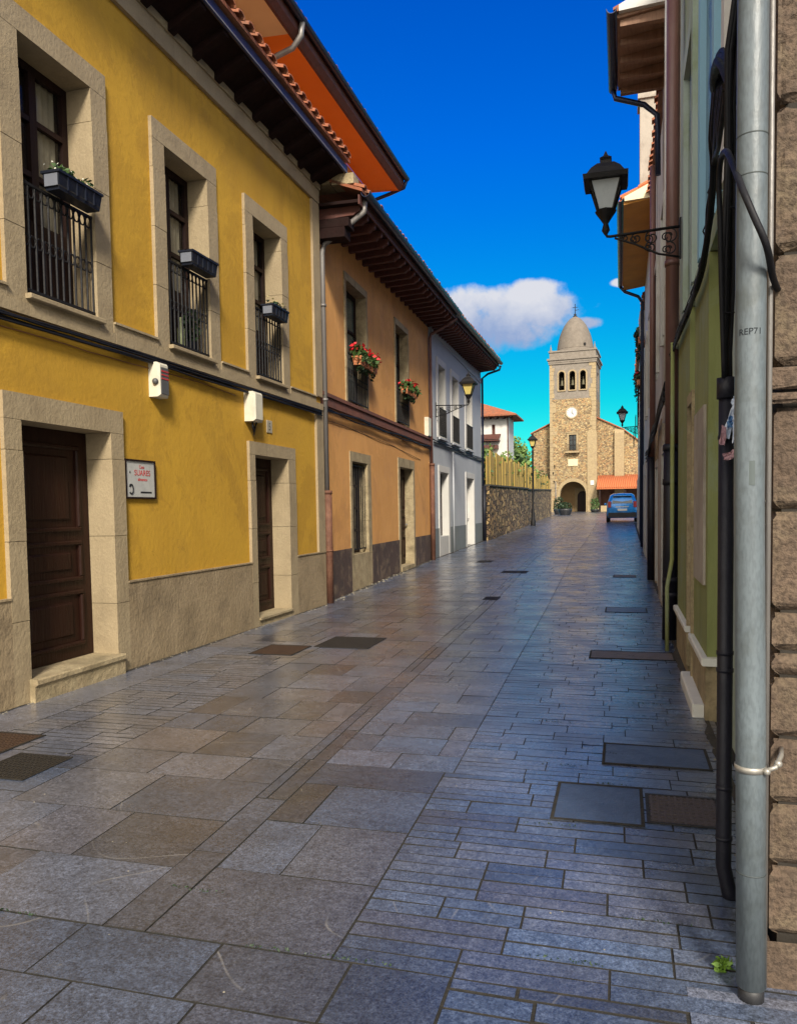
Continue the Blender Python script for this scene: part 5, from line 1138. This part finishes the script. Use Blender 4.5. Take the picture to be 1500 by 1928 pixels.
# torn paper on the black pipe
t = thing('torn_paper', (.40, 3.33, 1.9), 'scraps of torn white and blue paper stuck to the black pipe', 'paper scraps')
def scrap(pts, mat, nm, seed):
    rr = random.Random(seed); n = 6; a, b, c, d = [Vector(p) for p in pts]; vs = []
    for j in range(n+1):
        for i in range(n+1):
            u, v = i/n, j/n; p = a*(1-u)*(1-v)+b*u*(1-v)+c*u*v+d*(1-u)*v; vs.append((p.x+rr.uniform(-.003, .003), p.y+rr.uniform(-.008, .006), p.z+rr.uniform(-.004, .004)))
    m_ = MB(); m_.add(vs, [(j*(n+1)+i, j*(n+1)+i+1, (j+1)*(n+1)+i+1, (j+1)*(n+1)+i) for j in range(n) for i in range(n)]); o = m_.build(nm, mat, t, recalc=False)
    sm = o.modifiers.new('thickness', 'SOLIDIFY'); sm.thickness = .0012
yy = 3.325
scrap([(.425, yy, 2.03), (.435, yy, 2.02), (.44, yy, 1.96), (.405, yy, 2.0)], paperw, 'scrap', 1)
scrap([(.370, yy, 1.855), (.402, yy, 1.86), (.428, yy, 1.99), (.415, yy, 1.99)], paperw, 'scrap', 2)
scrap([(.366, yy-.01, 1.84), (.386, yy-.01, 1.83), (.392, yy-.01, 1.90), (.376, yy-.01, 1.91)], paperp, 'scrap', 3)
scrap([(.412, yy-.015, 1.84), (.436, yy-.015, 1.84), (.438, yy-.015, 1.95), (.414, yy-.015, 1.95)], paperw, 'scrap', 4)
scrap([(.418, yy-.02, 1.825), (.437, yy-.02, 1.825), (.437, yy-.02, 1.862), (.418, yy-.02, 1.862)], paperb, 'scrap', 5)
scrap([(.392, yy-.01, 1.90), (.412, yy-.01, 1.90), (.414, yy-.01, 1.945), (.397, yy-.01, 1.94)], paperb, 'scrap', 6)
scrap([(.385, yy-.012, 1.775), (.43, yy-.012, 1.785), (.425, yy-.012, 1.815), (.378, yy-.012, 1.80)], paperp, 'scrap', 7)
# small weed and debris by the pipes
t = thing('weed', (.31, 2.82, 0), 'small bright weed in the paving at the foot of the grey downpipe', 'weed')
mb = MB(); mb.leaves((.335, 2.83, .015), (.035, .03, .025), 60, .014, random.Random(5), zmin=.0); mb.build('leaves', M('bright_weed', (.14, .26, .02), (.09, .18, .02), .6), t)
mb = MB(); rw = random.Random(6)
def litter(mb, n, fx, sz):
    for k in range(n):
        x, y = fx(); s_ = sz*rw.uniform(.4, 1.3); z_ = G(y)
        mb.add([(x+s_*math.cos(a)*rw.uniform(.6, 1), y+s_*math.sin(a)*rw.uniform(.6, 1), z_+.001) for a in (0, 1.3, 2.5, 3.8, 5.1)]+[(x, y, z_+s_*.6)], [(0, 1, 5), (1, 2, 5), (2, 3, 5), (3, 4, 5), (4, 0, 5)])
litter(mb, 260, lambda: ((lambda y: (-4.855+abs(rw.gauss(0, .025)) if y < 12.6 else -4.96-(y-12.65)*.0373+abs(rw.gauss(0, .06)), y))(rw.uniform(3, 22))), .014)
litter(mb, 60, lambda: ((lambda y: (-5.0-(y-12.65)*.0373+abs(rw.gauss(0, .08)), y))(rw.uniform(13, 19))), .035)
litter(mb, 180, lambda: (.60-abs(rw.gauss(0, .04)), rw.uniform(3.4, 18)), .011)
litter(mb, 140, lambda: (rw.uniform(-3.8, .5), rw.uniform(2.2, 12)), .006)
gm = MB(); rg = random.Random(31)
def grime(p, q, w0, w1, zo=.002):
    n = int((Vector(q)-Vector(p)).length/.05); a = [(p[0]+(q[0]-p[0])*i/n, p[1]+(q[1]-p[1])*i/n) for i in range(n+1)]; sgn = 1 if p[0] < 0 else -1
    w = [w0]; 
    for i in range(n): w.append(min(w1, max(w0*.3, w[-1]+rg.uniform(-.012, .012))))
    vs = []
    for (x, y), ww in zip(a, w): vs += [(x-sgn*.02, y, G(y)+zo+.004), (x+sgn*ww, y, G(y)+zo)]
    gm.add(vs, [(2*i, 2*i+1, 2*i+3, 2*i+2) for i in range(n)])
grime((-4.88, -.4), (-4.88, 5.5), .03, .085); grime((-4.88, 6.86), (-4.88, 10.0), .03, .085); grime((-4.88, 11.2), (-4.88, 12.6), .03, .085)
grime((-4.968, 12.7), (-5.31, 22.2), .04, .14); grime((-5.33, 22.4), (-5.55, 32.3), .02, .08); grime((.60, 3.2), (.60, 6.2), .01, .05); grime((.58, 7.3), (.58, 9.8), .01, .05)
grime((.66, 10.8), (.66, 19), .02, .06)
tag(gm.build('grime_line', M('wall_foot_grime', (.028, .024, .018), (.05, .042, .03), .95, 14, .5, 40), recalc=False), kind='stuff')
tag(mb.build('dirt_crumbs', debris, recalc=False), kind='stuff')
mb = MB()
for (x, y, s_) in ((-.35, 4.9, 1), (-.06, 5.2, 1), (-1.2, 2.56, 1), (-.9, 2.57, 1), (-.2, 2.75, 1), (.1, 3.1, 1), (-.34, 3.95, 1), (.0, 4.62, 1), (-2.4, 2.55, 1), (-1.75, 2.9, 1), (-.5, 5.9, 1), (.2, 6.6, 1)):
    mb.leaves((x, y, .002), (.16, .012, .006), 40, .006, rw, zmin=.0)
tag(mb.build('joint_moss', leafd, recalc=False), kind='stuff')
# big brown downpipe with black iron foot
t = thing('brown_downpipe', (.50, 9.9, 0), 'large brown downpipe with a black iron lower length beside the lantern', 'downpipe')
mb = MB(); mb.tube([(.575, 9.9, 8.5), (.565, 9.9, 2.32)], .075, 18); mb.tube([(.565, 9.9, 4.4), (.565, 9.9, 4.46)], .085, 18); mb.build('pipe', brownpipe, t)
mb = MB(); mb.tube([(.565, 9.9, 2.33), (.55, 9.9, 0)], .088, 18)
for z_ in (2.25, 1.85, .68, .5): mb.tube([(.56, 9.9, z_), (.56, 9.9, z_+.07)], .096, 18)
mb.build('iron_foot', blackpipe, t)
t = thing('metal_door_post', (.62, 10.35, 0), 'dark green iron strip beside the big brown downpipe', 'door post')
mb = MB(); mb.box(.615, .70, 10.15, 10.7, 0, 3.3); mb.build('strip', M('dark_green_iron', (.02, .028, .02), (.03, .035, .025), .5), t)
# further houses on the right
def rhouse(name, label, X, y0, y1, top, mat, lower=None, lz=2.7, wins=(), depth=6):
    h = thing(name, (X+depth/2, (y0+y1)/2, G(y0)), label, 'house'); xf = frame((X, 0), (X, 10), flip=True)
    mb = MB(xf); wallholes(mb, y0, y1, G(y0)-.1, top, [w_[:4] for w_ in wins], -.25, 0); mb.build('wall', mat, h)
    mb = MB(xf); mb.box(y0, y0+.2, -depth, -.251, 0, top); mb.box(y1-.2, y1, -depth, -.251, 0, top); mb.box(y0+.2, y1-.2, -depth, -depth+.2, 0, top); mb.build('side_walls', mat, h)
    if lower:
        m2 = MB(xf); segs = [y0]+[e for w_ in sorted(wins) if w_[2] < 1.2 for e in w_[:2]]+[y1]
        for a, b in zip(segs[::2], segs[1::2]): m2.box(a+.002, b-.002, .001, .05, G(a)-.1, lz)
        m2.build('lower_facing', lower, h)
    for w_ in wins:
        a, b, c, d = w_[:4]
        m2 = MB(xf); m2.box(a+.001, b-.001, -.22, -.17, c+.001, d-.001); m2.build('window' if c > 1.2 else 'door', gl_dark if c > 1.2 else darkwood, h)
        m2 = MB(xf); m2.box(a-.13, a-.001, .001, .06, c, d+.13); m2.box(b+.001, b+.13, .001, .06, c, d+.13); m2.box(a, b, .001, .06, d+.001, d+.13); m2.build('surround', greyr, h)
        if c > 3 and len(w_) > 4: railing(xf, h, a, b, c+.02, c+.9, .25 if w_[4] else .05, .012, .11, False)
    return h, xf
h2, f2 = rhouse('beige_house', 'tall beige house with boarded eave high above the lantern', .66, 10.72, 14.3, 8.67, beigep, beigep, 2.9, [(12.2, 13.1, .1, 2.4), (11.3, 12.1, 4.2, 6.2), (12.9, 13.6, 4.2, 6.2)])
mb = MB(f2); mb.prism_s([(-.25, 8.68), (.72, 8.58), (.72, 8.63), (-.25, 8.76)], 12.1, 14.15); mb.build('soffit', brownsoffit, h2)
for k in range(5):
    x = 12.15+k*.48; mb = MB(f2); mb.prism_s([(.001, 8.645), (.001, 8.50), (.68, 8.49), (.68, 8.582)], x, x+.09); mb.build('rafter', brownsoffit, h2)
gutter(f2, h2, 12.0, 14.2, .80, 8.68, 8.64, .075, bluemetal)
rooftiles(f2, h2, 12.1, 14.2, .74, 8.72, -2.8, 10.4, .24, .09)
mb = MB(f2); mb.prism_s([(-2.8, 8.78), (.70, 8.635), (.70, 8.72), (-2.8, 10.3)], 12.02, 12.1); mb.build('verge', whitep, h2)
mb = MB(f2); mb.prism([(10.72, 8.671), (12.0, 8.671), (12.0, 9.0), (10.72, 9.6)], -3, -.05); mb.build('dormer', redband, h2)
pipe(f2, [(14.12, .80, 8.60), (14.1, .76, 8.44), (14.1, .3, 8.27), (14.1, .09, 8.07), (14.1, .08, 7.1)], .045, bluemetal, 'downpipe', h2)
pipe(f2, [(11.6, .07, 8.6), (11.6, .07, 3.0)], .03, greyr, 'conduit', h2)
cables(f2, 'cable_bundle', 10.8, 18.9, lambda s: 3.16-.05*(s-10.8), 4, 'tangle of dark cables along the beige and stone houses', 21, d=.12, r=.022, sag=.12, sp=.05)
h3, f3 = rhouse('rough_stone_house', 'narrow house with rough brown stone lower wall beyond the beige house', .70, 14.32, 19.0, 8.5, greyr, fence_rubble and M('rough_brown_render', (.32, .23, .15), (.22, .155, .10), .95, 5, .9, 18, stain=(.12, .09, .06), stain_s=3, stain_a=.6), 3.1, [(15.6, 16.5, .1, 2.35), (16.4, 17.2, 4.2, 6.3)])
rooftiles(f3, h3, 14.32, 19.0, .1, 8.6, -3, 10.1, .26, .09)
t = thing('rusty_downpipe', (.6, 17.2, .07), 'long brown downpipe on the stone house with black lower end', 'downpipe')
mb = MB(f3); mb.tube([(17.2, .09, 8.5), (17.2, .09, 2.6)], .06, 12); mb.build('pipe', brownpipe, t)
mb = MB(f3); mb.tube([(17.2, .11, 2.62), (17.2, .11, .05)], .085, 12); mb.build('iron_foot', blackpipe, t)
h4, f4 = rhouse('ochre_eave_house', 'pale house whose ochre eave juts out over the street', .70, 19.02, 26.4, 8.55, whitep, greyr, 2.9, [(20.2, 21.2, .1, 2.5), (23.5, 24.5, .1, 2.5), (20.2, 21.1, 4.1, 6.3, 1), (23.2, 24.1, 4.1, 6.3, 1)])
mb = MB(f4); mb.prism_s([(-.25, 8.56), (.66, 8.44), (.66, 8.50), (-.25, 8.65)], 19.0, 26.4); mb.build('soffit', ochre, h4)
gutter(f4, h4, 18.95, 26.45, .74, 8.58, 8.62, .075, bluemetal)
rooftiles(f4, h4, 19.0, 26.4, .70, 8.62, -3, 10.3, .26, .1, mat=tilel)
mb = MB(f4); mb.prism_s([(-3, 8.66), (.64, 8.505), (.64, 8.6), (-3, 10.2)], 18.93, 19.0); mb.build('verge', cream, h4)
mb = MB(f4); mb.box(20.2, 20.9, -.35, .28, 8.95, 11.3); mb.box(20.15, 20.95, -.4, .33, 11.301, 11.42); ch_ = mb.build('chimney', beigep, h4)
mb = MB(f4); mb.box(20.2, 20.9, -.33, .26, 11.421, 12.05); mb.build('chimney_top', redband, ch_)
pipe(f4, [(26.35, .74, 8.55), (26.3, .6, 8.38), (26.3, .2, 8.2), (26.3, .08, 8.0), (26.3, .08, .3)], .05, bluemetal, 'downpipe', h4)
h5, f5 = rhouse('pale_terrace_house', 'long pale grey house with plant balconies leading to the blue car', .78, 26.42, 41.5, 8.2, greyr, beigep, 2.9, [(28.2, 29.2, .2, 2.7), (33, 34, .3, 2.7), (38, 39, .4, 2.8), (28.2, 29.2, 4.3, 6.4, 1), (32.6, 33.6, 4.3, 6.4, 1), (37.6, 38.6, 4.3, 6.4, 1)])
rooftiles(f5, h5, 26.42, 41.5, .12, 8.3, -3, 9.9, .3, .1)
mb = MB(f5); mb.box(26.9, 28.2, .001, .22, 7.1, 7.9); mb.build('bay_cornice', greyr, h5)
pipe(f5, [(30.5, .09, 8.1), (30.5, .09, .3)], .06, blackpipe, 'downpipe', h5)
for (y_, z_, lab, mt) in ((30.6, 6.0, 'balcony plants with orange blooms high on the far right house', petal), (28.0, 7.0, 'trailing green plant on the highest balcony at the right', leafl)):
    t = thing('balcony_plant', (.6, y_, z_), lab, 'potted plant', 'plants on the right balconies')
    mb = MB(f5); mb.box(y_-.45, y_+.45, .02, .26, z_, z_+.2); mb.build('trough', terra, t)
    mb = MB(f5); rr = random.Random(int(y_)); mb.leaves((y_, .18, z_+.28), (.5, .2, .3), 300, .07, rr); mb.leaves((y_, .24, z_-.15), (.35, .1, .4), 120, .06, rr); mb.build('foliage', leafd, t)
    mb = MB(f5); mb.leaves((y_, .2, z_+.4), (.4, .18, .2), 40, .06, rr); mb.build('flowers', mt, t)
